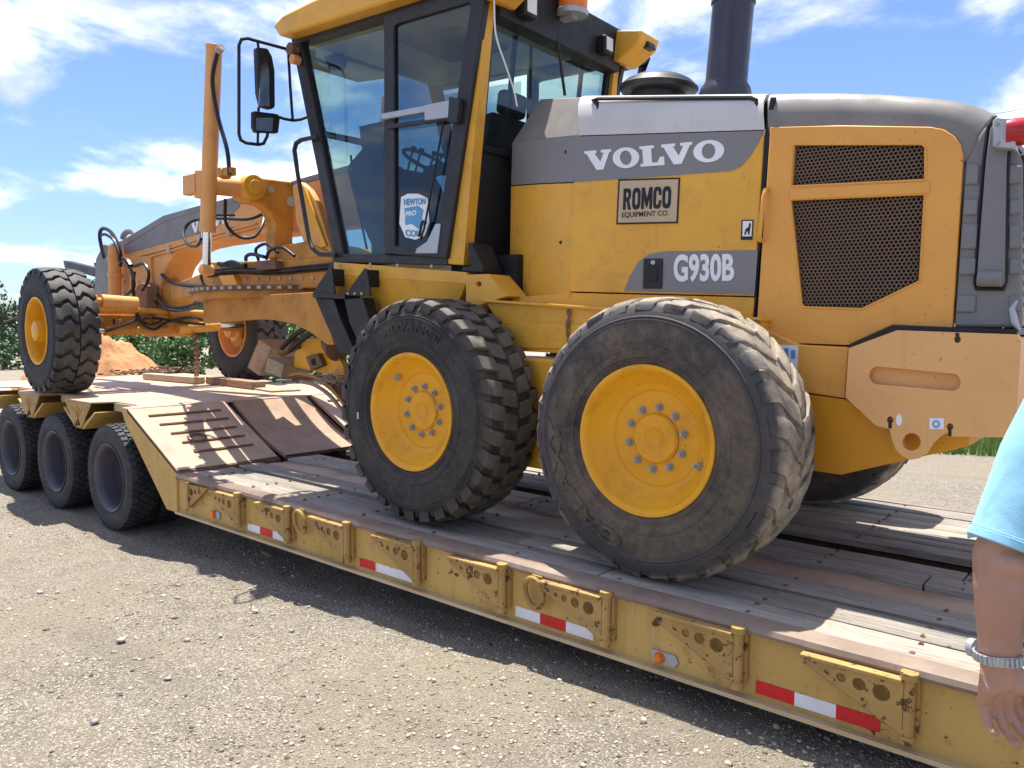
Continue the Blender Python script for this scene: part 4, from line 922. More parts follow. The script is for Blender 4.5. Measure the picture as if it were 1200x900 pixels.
a0, a1 = PY(1179, 157, YH-.05), PY(1205, 156, YH-.05); obj('lens', [g_lathe([(0, .09), (.040, .085), (.050, .07), (.055, .0), (.055, -.005)], 24, (PY(1183, 156, YH-.05)).to_tuple(), (1, 0, 0))], M['red_lens'], lh)
for u, v in ((1169, 145), (1169, 168)): obj('bolt', [g_lathe([(0, -.006), (.007, -.005), (.008, 0)], 10, PY(u, v, YH-.086))], M['bolt'], lh)
xr = PY(1198, 200, YH).x
rg = obj('rear_grille', [g_box(xr-.10, xr+.01, YH+.03, W2-YH-.03, 1.86, 2.50)], M['grillback'], GR, .01)
for k in range(14): z = 1.90+.043*k; obj('grille_slat', [g_box(xr+.008, xr+.028, YH+.035, W2-YH-.035, z, z+.018)], M['mesh'], rg)
obj('latch_clamp', [g_tube([PY(a, b, YH-.012) for a, b in ((1192, 352), (1186, 362), (1189, 378), (1195, 388))], [.006, .011, .014, .006], 8)], M['zinc'], GR)
# stack, pre-cleaner
sb, stp = Vector((3.893, YC, 3.02)), Vector((3.893, YC, 3.02)) + GU*1.25
ex = obj('exhaust_stack', [g_lathe([(.150, 0), (.150, .13), (.140, .165), (.118, .20), (.116, .62), (.124, .63), (.124, .66), (.116, .67), (.116, 1.25), (.105, 1.25), (.105, .6)], 40, sb, GU)], M['stack'], GR)
obj('precleaner', [g_lathe([(.17, -.25), (.17, .012), (.205, .018), (.222, .026), (.232, .040), (.234, .058), (.226, .072), (.20, .096), (.15, .120), (.08, .132), (0, .135)], 40, Vector((3.462, YC, 3.215)), GU), g_lathe([(.236, .044), (.241, .050), (.241, .058), (.234, .064), (.222, .076)], 40, Vector((3.462, YC, 3.215)), GU)], M['black'], GR)
# ---- cab
YD = .62
def bar_px(a, b, w, y0, y1):        # straight bar between two pixels, w pixels wide
    d = Vector((b[0]-a[0], b[1]-a[1])).normalized(); n = Vector((-d.y, d.x))*w/2
    return px_plate([(a[0]+n.x, a[1]+n.y), (a[0]-n.x, a[1]-n.y), (b[0]-n.x, b[1]-n.y), (b[0]+n.x, b[1]+n.y)], y0, y1)
def pair(name, g, m, bevel=0):
    obj(name, g, M[m], GR, bevel); obj(name, [g_mirror(q) for q in g], M[m], GR, bevel)
pair('front_pillar', [bar_px((397.5, 303), (345, 40), 11, YD, YD+.075)], 'cabgrey', .012)
pair('cab_sill', [px_plate([(388, 297), (524, 300), (524, 311), (390, 307)], YD-.006, YD+.08)], 'cabgrey', .006)
pair('roof_rail', [px_plate([(337, 40), (470, 4), (610, -36), (612, -27), (470, 14), (345, 52)], YD-.01, YD+.09)], 'cabgrey', .006)
pair('roof_pillar', [px_plate([(520, 309), (543, 311), (572, -30), (566, -30)], YD+.003, YD+.085)], 'yellow', .006)
DOF = [(450, 297), (449.5, 19), (460, 14), (566, -22), (571, -20), (523, 303)]
DOH = [(462, 288), (461, 30), (466, 27), (549, 2), (551, 6), (514, 262), (510, 270), (497, 288), (490, 291)]
dn = obj('cab_door', [px_plate(DOF, YD-.028, YD+.02, [DOH])], M['cabgrey'], GR, .008)
obj('door_glass', [px_plate(grow(DOH, 1.015), YD-.006, YD-.001)], M['glass_dark'], dn)
obj('cab_door', [g_mirror(px_plate(DOF, YD-.028, YD+.02, [DOH]))], M['cabgrey'], GR, .008)
obj('side_glass', [g_mirror(px_plate(grow(DOH, 1.015), YD-.006, YD-.001))], M['glass'], GR)
obj('door_bar', [px_plate([(446, 133), (533, 117), (533, 125), (447, 140)], YD-.06, YD-.03)], M['zinc'], dn, .005)
obj('door_bar', [px_plate([(453, 146), (533, 134), (533, 140), (453, 151)], YD-.05, YD-.03)], M['cabgrey'], dn, .004)
obj('door_latch', [px_plate([(497, 123), (527, 117), (527, 137), (497, 141)], YD-.07, YD-.032)], M['zinc'], dn, .006)
obj('door_latch', [px_plate([(526, 113), (538, 115), (535, 144), (524, 143)], YD-.075, YD-.03)], M['cabgrey'], dn, .006)
obj('gas_strut', [g_tube([PY(a, b, YD-.045) for a, b in ((520, 140), (508, 210), (497, 268), (493, 280))], .007, 7)], M['black'], dn)
obj('door_corner', [px_plate([(488, 291), (500, 283), (510, 262), (516, 262), (512, 297), (486, 297)], YD-.036, YD-.026)], M['zinc'], dn, .004)
obj('pull_handle', [g_tube([PY(a, b, YD-.05) for a, b in ((499, 261), (495, 260), (493, 268), (491, 277))], .009, 7, 4)], M['black'], dn)
stk = obj('county_sticker', [px_plate([(470, 231), (478, 227), (490, 227), (501, 232), (503, 260), (498, 276), (487, 281), (475, 278), (468, 262)], YD-.011, YD-.0075)], M['text_white'], dn)
obj('sticker_field', [px_plate([(474, 244), (490, 241), (496, 246), (494, 256), (500, 262), (490, 268), (482, 262), (475, 264)], YD-.0135, YD-.011)], M['blue'], stk)
for s, q in (('NEWTON', [(473, 233), (499, 232), (499, 239.5), (474, 241)]), ('PRO', [(476, 248), (488, 246), (488, 252), (476, 254)]), ('COU', [(475, 269), (494, 270), (493, 278), (476, 277)])):
    lettering('sticker_lettering', text_mesh(s, .03), q, YD-.0112, M['blue'] if s != 'PRO' else M['text_white'], stk, .0035)
pair('front_side_glass', [px_plate([(401, 298), (357, 60), (452, 34), (452, 298)], YD+.03, YD+.036)], 'glass')
A0, A1_ = PY(396, 300, YD), PY(346, 48, YD)
mirp = lambda p: Vector((p.x, W2-p.y, p.z))
in_ = Vector((.03, .05, 0)); in2 = Vector((.03, -.05, 0))
obj('windscreen', [g_hexa([A0+in_, A1_+in_, mirp(A1_)+in2, mirp(A0)+in2], [p+Vector((.006, 0, .002)) for p in (A0+in_, A1_+in_, mirp(A1_)+in2, mirp(A0)+in2)])], M['glass'], GR)
# roof, ceiling, rear wall
RU = lambda x: 3.975 - .060*(x-.776)
roof = [(.66, RU(.66)+.075), (.74, RU(.74)-.005), (.80, RU(.8)-.012), (2.60, RU(2.6)), (2.62, RU(2.62)+.03), (2.58, RU(2.58)+.13), (1.2, RU(1.2)+.17), (.80, RU(.8)+.135)]
obj('cab_roof', [g_plate(roof, .50, W2-.50)], M['yellow'], GR, .03)
for mir in (0, 1):
    g = [g_plate([(2.62, RU(2.7)+.005), (2.74, RU(2.74)-.12), (2.80, RU(2.8)-.13), (2.97, RU(2.98)-.03), (3.0, RU(3)+.05), (2.62, RU(2.72)+.12)], .545, .80)]
    obj('roof_wing', [g_mirror(q) for q in g] if mir else g, M['yellow'], GR, .015)
obj('ceiling', [g_plate([(.86, RU(.86)-.03), (2.70, RU(2.7)-.03), (2.70, RU(2.7)-.008), (.86, RU(.86)-.014)], YD+.085, W2-YD-.085)], M['interior'], GR)
obj('roof_hatch', [g_plate([(1.5, RU(1.5)-.05), (2.1, RU(2.1)-.05), (2.1, RU(2.1)-.031), (1.5, RU(1.5)-.031)], 1.0, 1.55)], M['seat'], GR, .01)
RB, RTp = Vector((2.47, 0, 2.25)), Vector((2.66, 0, RU(2.66)-.03))
def rear_at(t): return RB.lerp(RTp, t)
def rear_quad(t0, t1, y0, y1, d=.03):
    a, b = rear_at(t0), rear_at(t1)
    q = [Vector((a.x, y0, a.z)), Vector((a.x, y1, a.z)), Vector((b.x, y1, b.z)), Vector((b.x, y0, b.z))]
    return g_hexa(q, [p + Vector((d, 0, 0)) for p in q])
obj('rear_wall', [rear_quad(0, .42, YD+.09, W2-YD-.09)], M['cabgrey'], GR)
obj('rear_glass', [rear_quad(.435, .90, YD+.12, W2-YD-.12, .006)], M['glass'], GR)
obj('rear_header', [rear_quad(.90, 1.08, YD+.09, W2-YD-.09, .12)], M['black'], GR, .01)
for a, b in ((YD+.087, YD+.125), (W2-YD-.125, W2-YD-.087)): obj('rear_post', [rear_quad(.42, .90, a, b, .04)], M['black'], GR, .004)
obj('rear_ledge', [rear_quad(.415, .44, YD+.09, W2-YD-.09, .05)], M['black'], GR, .004)
obj('cab_floor', [g_box(1.05, 2.5, YD+.08, W2-YD-.08, 2.24, 2.29)], M['black'], GR)
obj('cab_void', [g_box(2.25, 2.82, .80, W2-.80, 1.88, 2.26)], M['ink'], GR)  # black box painting in the shaded void below the cab rear
obj('step_ledge', [px_plate([(548, 284), (552, 284), (566, 312), (566, 319), (541, 317), (541, 313), (552, 312)], .60, .78)], M['black'], GR, .004)
# seat, console, wheel
def rbox(c, s, rot=0, bev=0):
    m = Matrix.Translation(c) @ Matrix.Rotation(rot, 4, 'Y'); return g_move(g_box(-s[0]/2, s[0]/2, -s[1]/2, s[1]/2, -s[2]/2, s[2]/2), m)
se = obj('operator_seat', [rbox((1.95, YC, 2.72), (.50, .50, .14), .0)], M['seat'], GR, .04)
obj('backrest', [rbox((2.22, YC, 3.02), (.12, .46, .56), .18)], M['seat'], se, .05)
obj('headrest', [rbox((2.29, YC, 3.38), (.09, .26, .17), .15)], M['seat'], se, .035)
obj('pedestal', [g_box(1.8, 2.1, 1.2, 1.54, 2.28, 2.66)], M['seat'], se, .02)
for y in (1.05, 1.69): obj('armrest', [rbox((1.95, y, 2.93), (.42, .07, .08))], M['seat'], se, .02)
co = obj('control_console', [px_plate([(404, 196), (424, 172), (452, 166), (452, 292), (436, 292), (418, 252)], 1.18, 1.24), g_plate([(1.02, 2.28), (1.28, 2.28), (1.36, 2.92), (1.26, 3.06), (1.10, 3.02), (1.02, 2.7)], 1.12, 1.62)], M['seat'], GR, .03)
sw = [Vector((1.42, YC+.20*math.cos(a), 3.10+.20*math.sin(a)*.55)) + Vector((-.16*math.sin(a), 0, 0)) for a in np.linspace(0, 2*PI, 28)[:-1]]
obj('steering_wheel', [g_tube(sw, .015, 8, closed=True)], M['seat'], co)
for y in (1.22, 1.30, 1.44, 1.52): obj('lever', [g_tube([(1.33, y, 2.95), (1.42, y, 3.16)], .009, 6), g_lathe([(0, .03), (.018, .02), (.018, -.01), (0, -.02)], 10, (1.425, y, 3.175))], M['black'], co)
obj('side_console', [px_plate([(470, 235), (512, 225), (512, 292), (468, 292)], .80, 1.02)], M['seat'], GR, .02)
obj('side_console', [g_mirror(px_plate([(440, 225), (505, 215), (505, 292), (440, 292)], .78, 1.0))], M['seat'], GR, .02)
obj('instrument_pod', [px_plate([(420, 148), (446, 142), (450, 168), (424, 176)], 1.3, 1.42)], M['seat'], GR, .01)
obj('fan', [g_lathe([(0, -.03), (.07, -.025), (.085, 0), (.07, .025), (0, .03)], 20, PY(505, 62, 1.8), (1, 0, .2))], M['seat'], GR)
obj('jacket', [g_lathe([(.02, .02), (.09, 0), (.12, -.18), (.13, -.42), (.05, -.48), (0, -.48)], 18, (2.38, 1.75, 3.42), (0, 0, 1))], M['seat'], GR)
for y in (1.0, 1.74): obj('window_bar', [rear_quad(.435, .90, y-.015, y+.015, -.02)], M['black'], GR)
obj('cab_rail', [px_plate([(373, 152), (452, 168), (452, 177), (376, 160)], YD+.10, YD+.14)], M['black'], GR, .006)
obj('wiper', [g_tube([PY(a, b, YD+.05) for a, b in ((411, 182), (418, 235), (430, 292))], .009, 6)], M['black'], GR)
obj('cab_mirror', [px_plate([(378, 66), (398, 60), (403, 70), (401, 80), (386, 82)], .95, .99)], M['black'], GR, .01)
obj('sun_visor', [px_plate([(352, 54), (400, 50), (404, 70), (358, 78)], 1.05, 1.6)], M['interior'], GR, .01)
# beacon, lamps
bc = PX(671, 13, 2.86)
be = obj('beacon', [g_lathe([(.085, 0), (.095, .02), (.095, .13), (.075, .17), (0, .18)], 28, bc, GU)], M['orange_lens'], GR)
obj('beacon_base', [g_lathe([(0, -.03), (.10, -.03), (.105, 0), (.09, .012), (0, .012)], 28, bc, GU), g_box(bc.x-.16, bc.x+.02, bc.y-.03, bc.y+.03, bc.z-.05, bc.z-.03)], M['zinc'], be)
for (u, v, w) in ((623, 6, .10), (714, 52, .085)):
    p = PX(u, v, 2.84); l = obj('work_lamp', [g_box(p.x-.07, p.x, p.y-w*.6, p.y+w*.6, p.z-w*.7, p.z+w*.7)], M['black'], GR, .012)
    obj('lamp_glass', [g_box(p.x, p.x+.008, p.y-w*.45, p.y+w*.45, p.z-w*.5, p.z+w*.5)], M['lamp'], l, .003)
obj('lamp_cable', [g_tube([PX(a, b, 2.80) for a, b in ((579, 0), (581, 40), (592, 75), (602, 105), (606, 125))], .005, 6, 4)], M['lamp'], GR)
obj('rear_wiper', [g_tube([PX(a, b, 2.76) for a, b in ((650, 18), (655, 60), (662, 112))], .010, 6)], M['black'], GR)
# far mirror bracket seen past the cab
fm = [PX(a, b, 2.0) for a, b in ((712, 84), (735, 78), (756, 70), (750, 92), (746, 110))]
obj('mirror_bracket', [g_tube(fm, .035, 8)], M['black'], GR)
# near mirrors
XM = .72
pm = lambda a, b, x=XM: PX(a, b, x)
mf = obj('mirror_frame', [g_tube([pm(*q) for q in ((338, 60), (334, 57), (290, 45), (283, 46), (280, 53), (280, 157), (282, 164), (288, 167.5), (303, 169.5), (309, 168), (313, 160), (314, 155))], .012, 8), g_tube([pm(*q) for q in ((338, 64), (340, 100), (343, 141))], .011, 8), g_tube([pm(*q) for q in ((324, 136), (332, 139), (343, 141), (352, 140), (360, 137))], .012, 8), g_tube([pm(302, 49), pm(303, 58)], .011, 6), g_tube([pm(303, 126), pm(302, 168)], .011, 6)], M['black'], GR)
def xplate(pts, x0, x1): return g_plate([((q := PX(a, b, x0)).y, q.z) for a, b in pts], x0, x1, axis='x')
mu = obj('mirror', [xplate([(296, 57), (309, 59), (314, 68), (317, 84), (317.5, 127), (314, 129.5), (302, 126), (298, 110)], XM-.05, XM+.012)], M['black'], mf, .012)
obj('mirror_glass', [xplate([(306, 72), (312, 68), (315, 84), (315.5, 125), (303, 123)], XM+.012, XM+.016)], M['chrome'], mu)
ml = obj('mirror', [xplate([(293, 131), (323, 135), (325, 140), (323, 157), (296, 156), (293, 150)], XM-.03, XM+.014)], M['black'], mf, .012)
obj('mirror_glass', [xplate([(300, 138), (320, 138), (319, 154), (300, 153)], XM+.014, XM+.018)], M['chrome'], ml)
obj('turn_signal', [g_lathe([(0, .05), (.035, .045), (.045, .02), (.045, -.03), (0, -.035)], 18, PX(343, 58, .80))], M['rust'], GR)
obj('turn_signal', [g_lathe([(0, .04), (.03, .035), (.035, .02), (.035, -.03), (0, -.035)], 18, PX(346, 70, .84))], M['peach'], GR)
obj('grab_rail', [g_tube([PY(a, b, YD-.03) for a, b in ((372, 160), (353, 164), (347, 168), (345, 176), (349, 205), (362, 280), (366, 291), (374, 298), (394, 299))], .0165, 8)], M['cabgrey'], GR)
# skirt under the cab, steps
obj('cab_skirt', [px_plate([(391, 307), (547, 319), (546, 333), (391, 322)], .60, .70)], M['yellow'], GR, .005)
sk0 = [PY(391, 322, .60), PY(546, 333, .60)]; sk1 = [PY(398, 392, .74), PY(530, 372, .74)]
obj('cab_skirt', [g_hexa([sk0[0], sk0[1], sk1[1], sk1[0]], [p+Vector((0, .08, 0)) for p in (sk0[0], sk0[1], sk1[1], sk1[0])])], M['yellow'], GR, .005)
for u, v in ((399, 311), (434, 310), (466, 311), (506, 312)): obj('bolt', [g_lathe([(0, -.008), (.011, -.006), (.012, 0)], 10, PY(u, v, .60))], M['bolt'], GR)
for tri_, strap in (([(366, 344), (386, 313), (389, 314), (392, 345)], [(369, 349), (391, 350), (398, 372), (414, 408), (408, 416), (397, 412), (381, 378)]), ([(404, 346), (427, 314), (430, 316), (434, 347)], [(403, 350), (425, 349), (431, 370), (444, 393), (430, 408), (418, 398), (409, 378)])):
    sb_ = obj('step_bracket', [px_plate(tri_, .50, .515), px_plate([(tri_[1][0]-1, tri_[1][1]+2), (tri_[1][0]+6, tri_[1][1]+2), (tri_[1][0]+6, tri_[1][1]+22), (tri_[1][0]-1, tri_[1][1]+22)], .515, .60)], M['black'], GR, .003)
    obj('step_strap', [px_plate(strap, .505, .60)], M['black'], sb_, .006)
obj('step', [px_plate([(366, 343), (404, 345), (404, 350), (367, 349)], .485, .62)], M['black'], GR, .003)
for k in range(3): obj('bolt', [g_lathe([(0, -.008), (.010, -.006), (.011, 0)], 10, PY(408+8*k, 344, .50))], M['bolt'], GR)
# ---- front frame (gooseneck), nose
YG = 1.20
FP = [(113, 350), (114, 300), (122, 288.5), (142, 283), (191, 254), (237, 241), (300, 226), (362, 208), (432, 190), (432, 258), (330, 271), (280, 279), (240, 285), (222, 289), (206, 296), (195, 312), (188, 332), (187, 351)]
obj('front_frame', [px_plate(FP, YG, W2-YG)], M['peach'], GR, .008)
obj('frame_band', [px_plate([(143, 284), (191, 255), (237, 242), (283, 231), (280, 243), (266, 255), (252, 267), (236, 273), (146, 298)], YG-.006, YG)], M['grey'], GR)
obj('frame_cover', [px_plate([(120, 288.5), (142, 282), (191, 252.5), (237, 239.5), (300, 224.5), (362, 206), (432, 187), (432, 194), (362, 213), (300, 231), (237, 246), (192, 260), (146, 288)], YG-.012, W2-YG+.012)], M['grey'], GR, .006)
lettering('maker_lettering', volvo_mesh(), [(224, 261), (269, 249), (269, 261), (225, 274)], YG-.006, M['text_white'], GR)
obj('nose_block', [px_plate([(110, 350), (112, 303), (121, 286), (128, 288), (128, 349)], YG-.10, W2-YG+.10)], M['grey'], GR, .012)
obj('nose_arm', [g_plate([(-4.2, 2.50), (-4.15, 2.38), (-5.25, 2.56), (-5.3, 2.66)], 1.5, 1.62)], M['cabgrey'], GR, .01)
obj('nose_arm', [g_plate([(-4.2, 2.50), (-4.15, 2.38), (-5.25, 2.56), (-5.3, 2.66)], 1.12, 1.24)], M['cabgrey'], GR, .01)
obj('nose_cylinder', [g_cyl(PY(135, 347, YG-.12), PY(134, 288, YG-.12), .07, n=18), g_cyl(PY(135, 325, YG-.12), PY(135, 320, YG-.12), .085, n=18), g_cyl(PY(134.5, 305, YG-.12), PY(134.5, 302, YG-.12), .085, n=18)], M['peach'], GR)
obj('lifting_eye', [g_tube([PY(152+8*math.cos(a), 280-9*math.sin(a), YC) for a in np.linspace(0, PI, 9)], .035, 8)], M['grey'], GR)
obj('side_plate', [px_plate([(152, 301), (176, 300), (178, 350), (152, 350)], YG-.03, YG)], M['peach'], GR, .005)
for u in (146, 163, 172):
    for v in (311, 330, 343): obj('bolt', [g_lathe([(0, -.012), (.018, -.010), (.020, 0)], 8, PY(u, v, YG-(.03 if u > 150 else 0)))], M['bolt'], GR)
obj('valve_block', [px_plate([(158, 345), (160, 335), (167, 331), (172, 335), (172, 360), (158, 360)], YG-.16, YG-.03)], M['rust'], GR, .01)
# drawbar tongue and ball joint below the nose
obj('ball_joint', [g_lathe([(0, -.12), (.10, -.11), (.16, -.06), (.18, 0), (.16, .06), (.10, .11), (0, .12)], 22, PY(205, 345, YC-.05))], M['dirty'], GR)
for mir in (0, 1):
    a, b = PY(200, 344, 1.15), PY(242, 330, .95)
    g = [g_hexa([a+Vector((0, 0, .09)), b+Vector((0, 0, .10)), b-Vector((0, 0, .10)), a-Vector((0, 0, .09))], [p+Vector((.02, .13, 0)) for p in (a+Vector((0, 0, .09)), b+Vector((0, 0, .10)), b-Vector((0, 0, .10)), a-Vector((0, 0, .09)))])]
    obj('drawbar_arm', [g_mirror(q) for q in g] if mir else g, M['worn'], GR, .01)
    g = [px_plate([(237, 316), (240, 310), (248, 307), (330, 305), (398, 300), (402, 334), (330, 339), (238, 346)], .93, 1.03)]
    obj('drawbar_side', [g_mirror(q) for q in g] if mir else g, M['dirty'], GR, .008)
obj('drawbar_deck', [g_box(-.75, .75, .95, W2-.95, 2.17, 2.24)], M['dirty'], GR, .005)
obj('pad_bracket', [px_plate([(256, 323), (273, 322), (278, 334), (262, 336)], .88, .93)], M['yellow'], GR, .004)
# circle
cc = Vector((-.45, YC, 2.10)); CR = .86; GC = Vector((-.012, 0, 1)).normalized()
circm = g_lathe([(CR-.10, -.06), (CR-.10, .035), (CR, .035), (CR, -.06)], 72, cc, GC, True)
ci = obj('blade_circle', [circm], M['dirty'], GR)
ring = g_lathe([(CR-.02, .0), (CR-.02, .045), (CR+.035, .045), (CR+.035, .0)], 72, cc, GC, True); obj('circle_rim', [ring], M['rust'], ci)
sx = Vector((0, 1, 0)).cross(GC).normalized()
toothm = mesh_of('circle_bolt', [g_box(-.016, .016, -.016, .016, -.012, .012)], M['bolt'])
for k in range(34):
    a = PI + (k+.5)/34*PI; p = cc + GC*.022 + sx*((CR+.042)*math.cos(a)) + Vector((0, (CR+.042)*math.sin(a), 0))
    o = link('circle_bolt', toothm, ci, p); o.rotation_euler = (0, .0, a)
for mir in (0, 1):
    g = [px_plate([(238, 351), (300, 346), (375, 342), (382, 370), (391, 404), (384, 404), (366, 391), (346, 380), (320, 375), (300, 374), (238, 379)], .72, .80)]
    obj('blade_arm', [g_mirror(q) for q in g] if mir else g, M['dirty'], GR, .008)  # darker paint: dirt, plus shade under the circle put into the colour
# moldboard (blade), turned nearly in line with the machine
bd_ = Vector((.88, .47, 0)).normalized()
bprof = smooth_path([PY(a, b, .98) for a, b in ((336, 441), (352, 438), (370, 442), (388, 454), (404, 474), (412, 492))], 4)
def blade_rows(dz): return [[p + bd_*t + Vector((-.012 if dz else 0, 0, -dz)) for p in bprof] for t in np.linspace(0, 1.9, 8)]
ba, bb = blade_rows(0), blade_rows(.028)
obj('blade', [joined([g_grid(ba), g_grid(bb), g_grid([ba[0], bb[0]]), g_grid([ba[-1], bb[-1]]), g_grid([[r[0] for r in ba], [r[0] for r in bb]]), g_grid([[r[-1] for r in ba], [r[-1] for r in bb]])])], M['rust'], GR, 0, 40)
obj('blade_edge', [g_tube([p + Vector((0, -.012, .002)) for p in bprof], .014, 6)], M['dirty'], GR)
obj('cutting_edge', [g_tube([PY(a, b, .95) for a, b in ((352, 447), (368, 451), (386, 463), (403, 484))], .017, 8, 4)], M['plate_dark'], GR)
obj('tilt_plate', [px_plate([(344, 430), (345, 414), (353, 402), (366, 396), (378, 398), (389, 408), (402, 428), (404, 440), (380, 438)], 1.02, 1.07, [ell(366, 422, 6)])], M['yellow_clean'], GR, .008)
obj('tilt_lug', [px_plate([(358, 418), (372, 414), (378, 428), (364, 434)], .97, 1.02, [ell(368, 424, 4)])], M['rust'], GR, .005)
obj('turn_motor', [g_cyl(PY(388, 398, 1.15), PY(395, 410, 1.0), .10, n=18), g_cyl(PY(330, 412, 1.1), PY(350, 402, 1.0), .05, n=14)], M['rust'], GR, .01)
obj('blade_hose', [g_tube([PY(a, b, .92) for a, b in ((330, 408), (345, 393), (360, 384), (378, 377), (392, 375))], .022, 8, 5)], M['hose'], GR)
obj('blade_hose', [g_tube([PY(a, b, .90) for a, b in ((340, 410), (358, 395), (372, 388), (395, 382))], .022, 8, 5)], M['hose'], GR)
# lift cylinders, saddle
def lift(mir):
    t0 = Vector((-.115, .45, 4.055)); d = -GU
    mk = lambda gs: [g_mirror(q) for q in gs] if mir else gs
    n = 22; yl = .45
    top, low, rod = PY(251, 53, yl), PY(243, 272, yl), PY(242, 316, yl)
    c = obj('lift_cylinder', mk([g_cyl(top, low, .063, n=n), g_cyl(low+(top-low).normalized()*.05, low, .068, n=n), g_cyl(top, top-(top-low).normalized()*.03, .067, n=n)]), M['peach'], GR, .004)
    obj('rod', mk([g_cyl(low, rod, .034, n=16)]), M['chrome'], c)
    obj('rod_end', mk([g_lathe([(0, -.07), (.045, -.05), (.055, 0), (.045, .05), (0, .055)], 16, rod)]), M['peach'], c)
    k = PY(241, 217, yl); obj('collar', mk([g_cyl(k+GU*.11, k-GU*.11, .088, n=22), g_cyl(k+Vector((-.10, -.03, 0)), k+Vector((-.20, -.05, 0)), .055, n=16), g_box(k.x-.20, k.x+.0, k.y-.10, k.y-.03, k.z-.075, k.z+.085)]), M['peach'], c, .006)
    p1 = PX(262, 221, -.22); p2 = PX(290, 221, -.22)
    arm = mk([g_cyl(k+Vector((.03, .05, 0)), p2, .075, .085, 20)]); obj('lift_arm', arm, M['peach'], GR, .004)
    obj('pivot_boss', mk([g_cyl(p2+Vector((-.12, 0, 0)), p2+Vector((.12, 0, 0)), .105, n=24), g_cyl(p2+Vector((.10, 0, 0)), p2+Vector((.135, 0, 0)), .06, n=18)]), M['yellow'], GR, .004)
    sadd = [((q := PX(a, b, -.22)).y, q.z) for a, b in ((288, 205), (304, 210), (330, 213), (352, 216), (352, 232), (342, 246), (338, 270), (338, 300), (318, 303), (316, 284), (318, 262), (310, 247), (300, 240), (285, 238))]
    g = [g_plate(sadd, -.29, -.15, axis='x')]
    obj('saddle', mk(g), M['worn'], GR, .012)
    ft = PX(330, 297, -.22); obj('saddle_boss', mk([g_cyl(ft+Vector((-.10, 0, 0)), ft+Vector((.16, 0, 0)), .085, n=20), g_cyl(ft+Vector((.15, 0, 0)), ft+Vector((.165, 0, 0)), .045, n=16)]), M['dirty'], GR, .005)
lift(0); lift(1)
obj('saddle_frame', [px_plate([(343, 218), (352, 213), (362, 222), (372, 240), (386, 288), (392, 305), (372, 296), (356, 285), (347, 262)], .98, 1.04)], M['peach'], GR, .01)
obj('link_bar', [px_plate([(322, 290), (356, 283), (392, 298), (392, 307), (345, 309), (324, 303)], .95, 1.7)], M['dirty'], GR, .01)
obj('swing_cylinder', [g_cyl(Vector((-.05, 1.0, 2.42)), Vector((.35, 2.1, 2.35)), .065, n=16)], M['peach'], GR)
# hoses
def hose(px, y, r=.014): return obj('hose', [g_tube([PY(a, b, y if not isinstance(y, tuple) else y[0]+(y[1]-y[0])*i/(len(px)-1)) for i, (a, b) in enumerate(px)], r, 7, 6)], M['hose'], GR)
hose([(260, 57), (254, 66), (249, 95), (255, 135), (266, 175), (269, 205)], .42, .017)
hose([(264, 234), (265, 262), (280, 277), (298, 277), (308, 262), (310, 245)], (.55, 1.1), .015)
hose([(310, 250), (290, 257), (255, 256), (226, 259), (215, 272), (220, 286), (231, 288), (236, 280)], (1.1, .55), .015)
hose([(236, 280), (237, 262), (250, 253), (275, 252)], (.55, .9), .012)
hose([(122, 302), (117, 278), (120, 268), (130, 272), (139, 288), (142, 303), (141, 312)], YG-.16, .022)
hose([(119, 275), (124, 275), (133, 281), (139, 296), (140, 306)], YG-.20, .018)
hose([(157, 318), (156, 335), (158, 352)], YG-.15, .02)
hose([(153, 313), (157, 335), (148, 346), (132, 356)], YG-.18, .018)
hose([(158, 312), (168, 309), (174, 318), (173, 330), (167, 340)], YG-.16, .018)
hose([(142, 304), (149, 306), (153, 312)], YG-.16, .035)
hose([(288, 306), (289, 300), (296, 298), (310, 301)], .8, .016)
for k in range(3): hose([(256+2*k, 309+k), (272, 311-2*k), (288, 311+k)], .8, .02)
obj('fitting', [g_lathe([(0, -.05), (.04, -.04), (.05, 0), (.04, .05), (0, .06)], 12, PY(262, 203, .44)), g_box(*(lambda p: (p.x-.05, p.x+.06, p.y-.03, p.y+.03, p.z-.02, p.z+.04))(PY(268, 203, .44)))], M['dirty'], GR)
obj('top_fitting', [g_cyl(PY(256, 60, .42), PY(260, 55, .42), .03, n=10)], M['bolt'], GR)
# ---- front axle
XA = XS
obj('front_axle', [g_box(XA-.10, XA+.10, .42, W2-.42, 1.74, 1.97), g_box(XA-.18, XA+.18, 1.15, 1.60, 1.68, 2.16)], M['worn'], GR, .02)
obj('axle_pivot', [g_cyl((XA-.3, YC, 1.98), (XA+.3, YC, 1.98), .12, n=22)], M['dirty'], GR, .006)
for mir in (0, 1):
    g = [g_cyl((XA, .30, ZS), (XA, .46, ZS), .16, .12, 22), g_box(XA-.09, XA+.09, .40, .50, 1.55, 2.06), g_cyl((XA-.16, .45, 2.0), (XA+.2, .45, 2.0), .05, n=14), g_cyl((XA-.16, .45, 1.62), (XA+.2, .45, 1.62), .05, n=14)]
    obj('steering_knuckle', [g_mirror(q) for q in g] if mir else g, M['dirty'], GR, .01)
xa = XA+.20
obj('tie_rod', [g_cyl(PX(107, 361, xa), PX(345, 372, xa), .035, n=14)], M['worn'], GR)
obj('lean_cylinder', [g_cyl(PX(122, 388, xa+.04), PX(196, 386, xa+.04), .05, n=16)], M['dirty'], GR)
obj('lean_rod', [g_cyl(PX(104, 388.5, xa+.04), PX(122, 388, xa+.04), .032, n=14)], M['chrome'], GR)
obj('lean_cylinder', [g_cyl(PX(208, 385, xa+.04), PX(256, 382, xa+.04), .06, n=16)], M['worn'], GR)
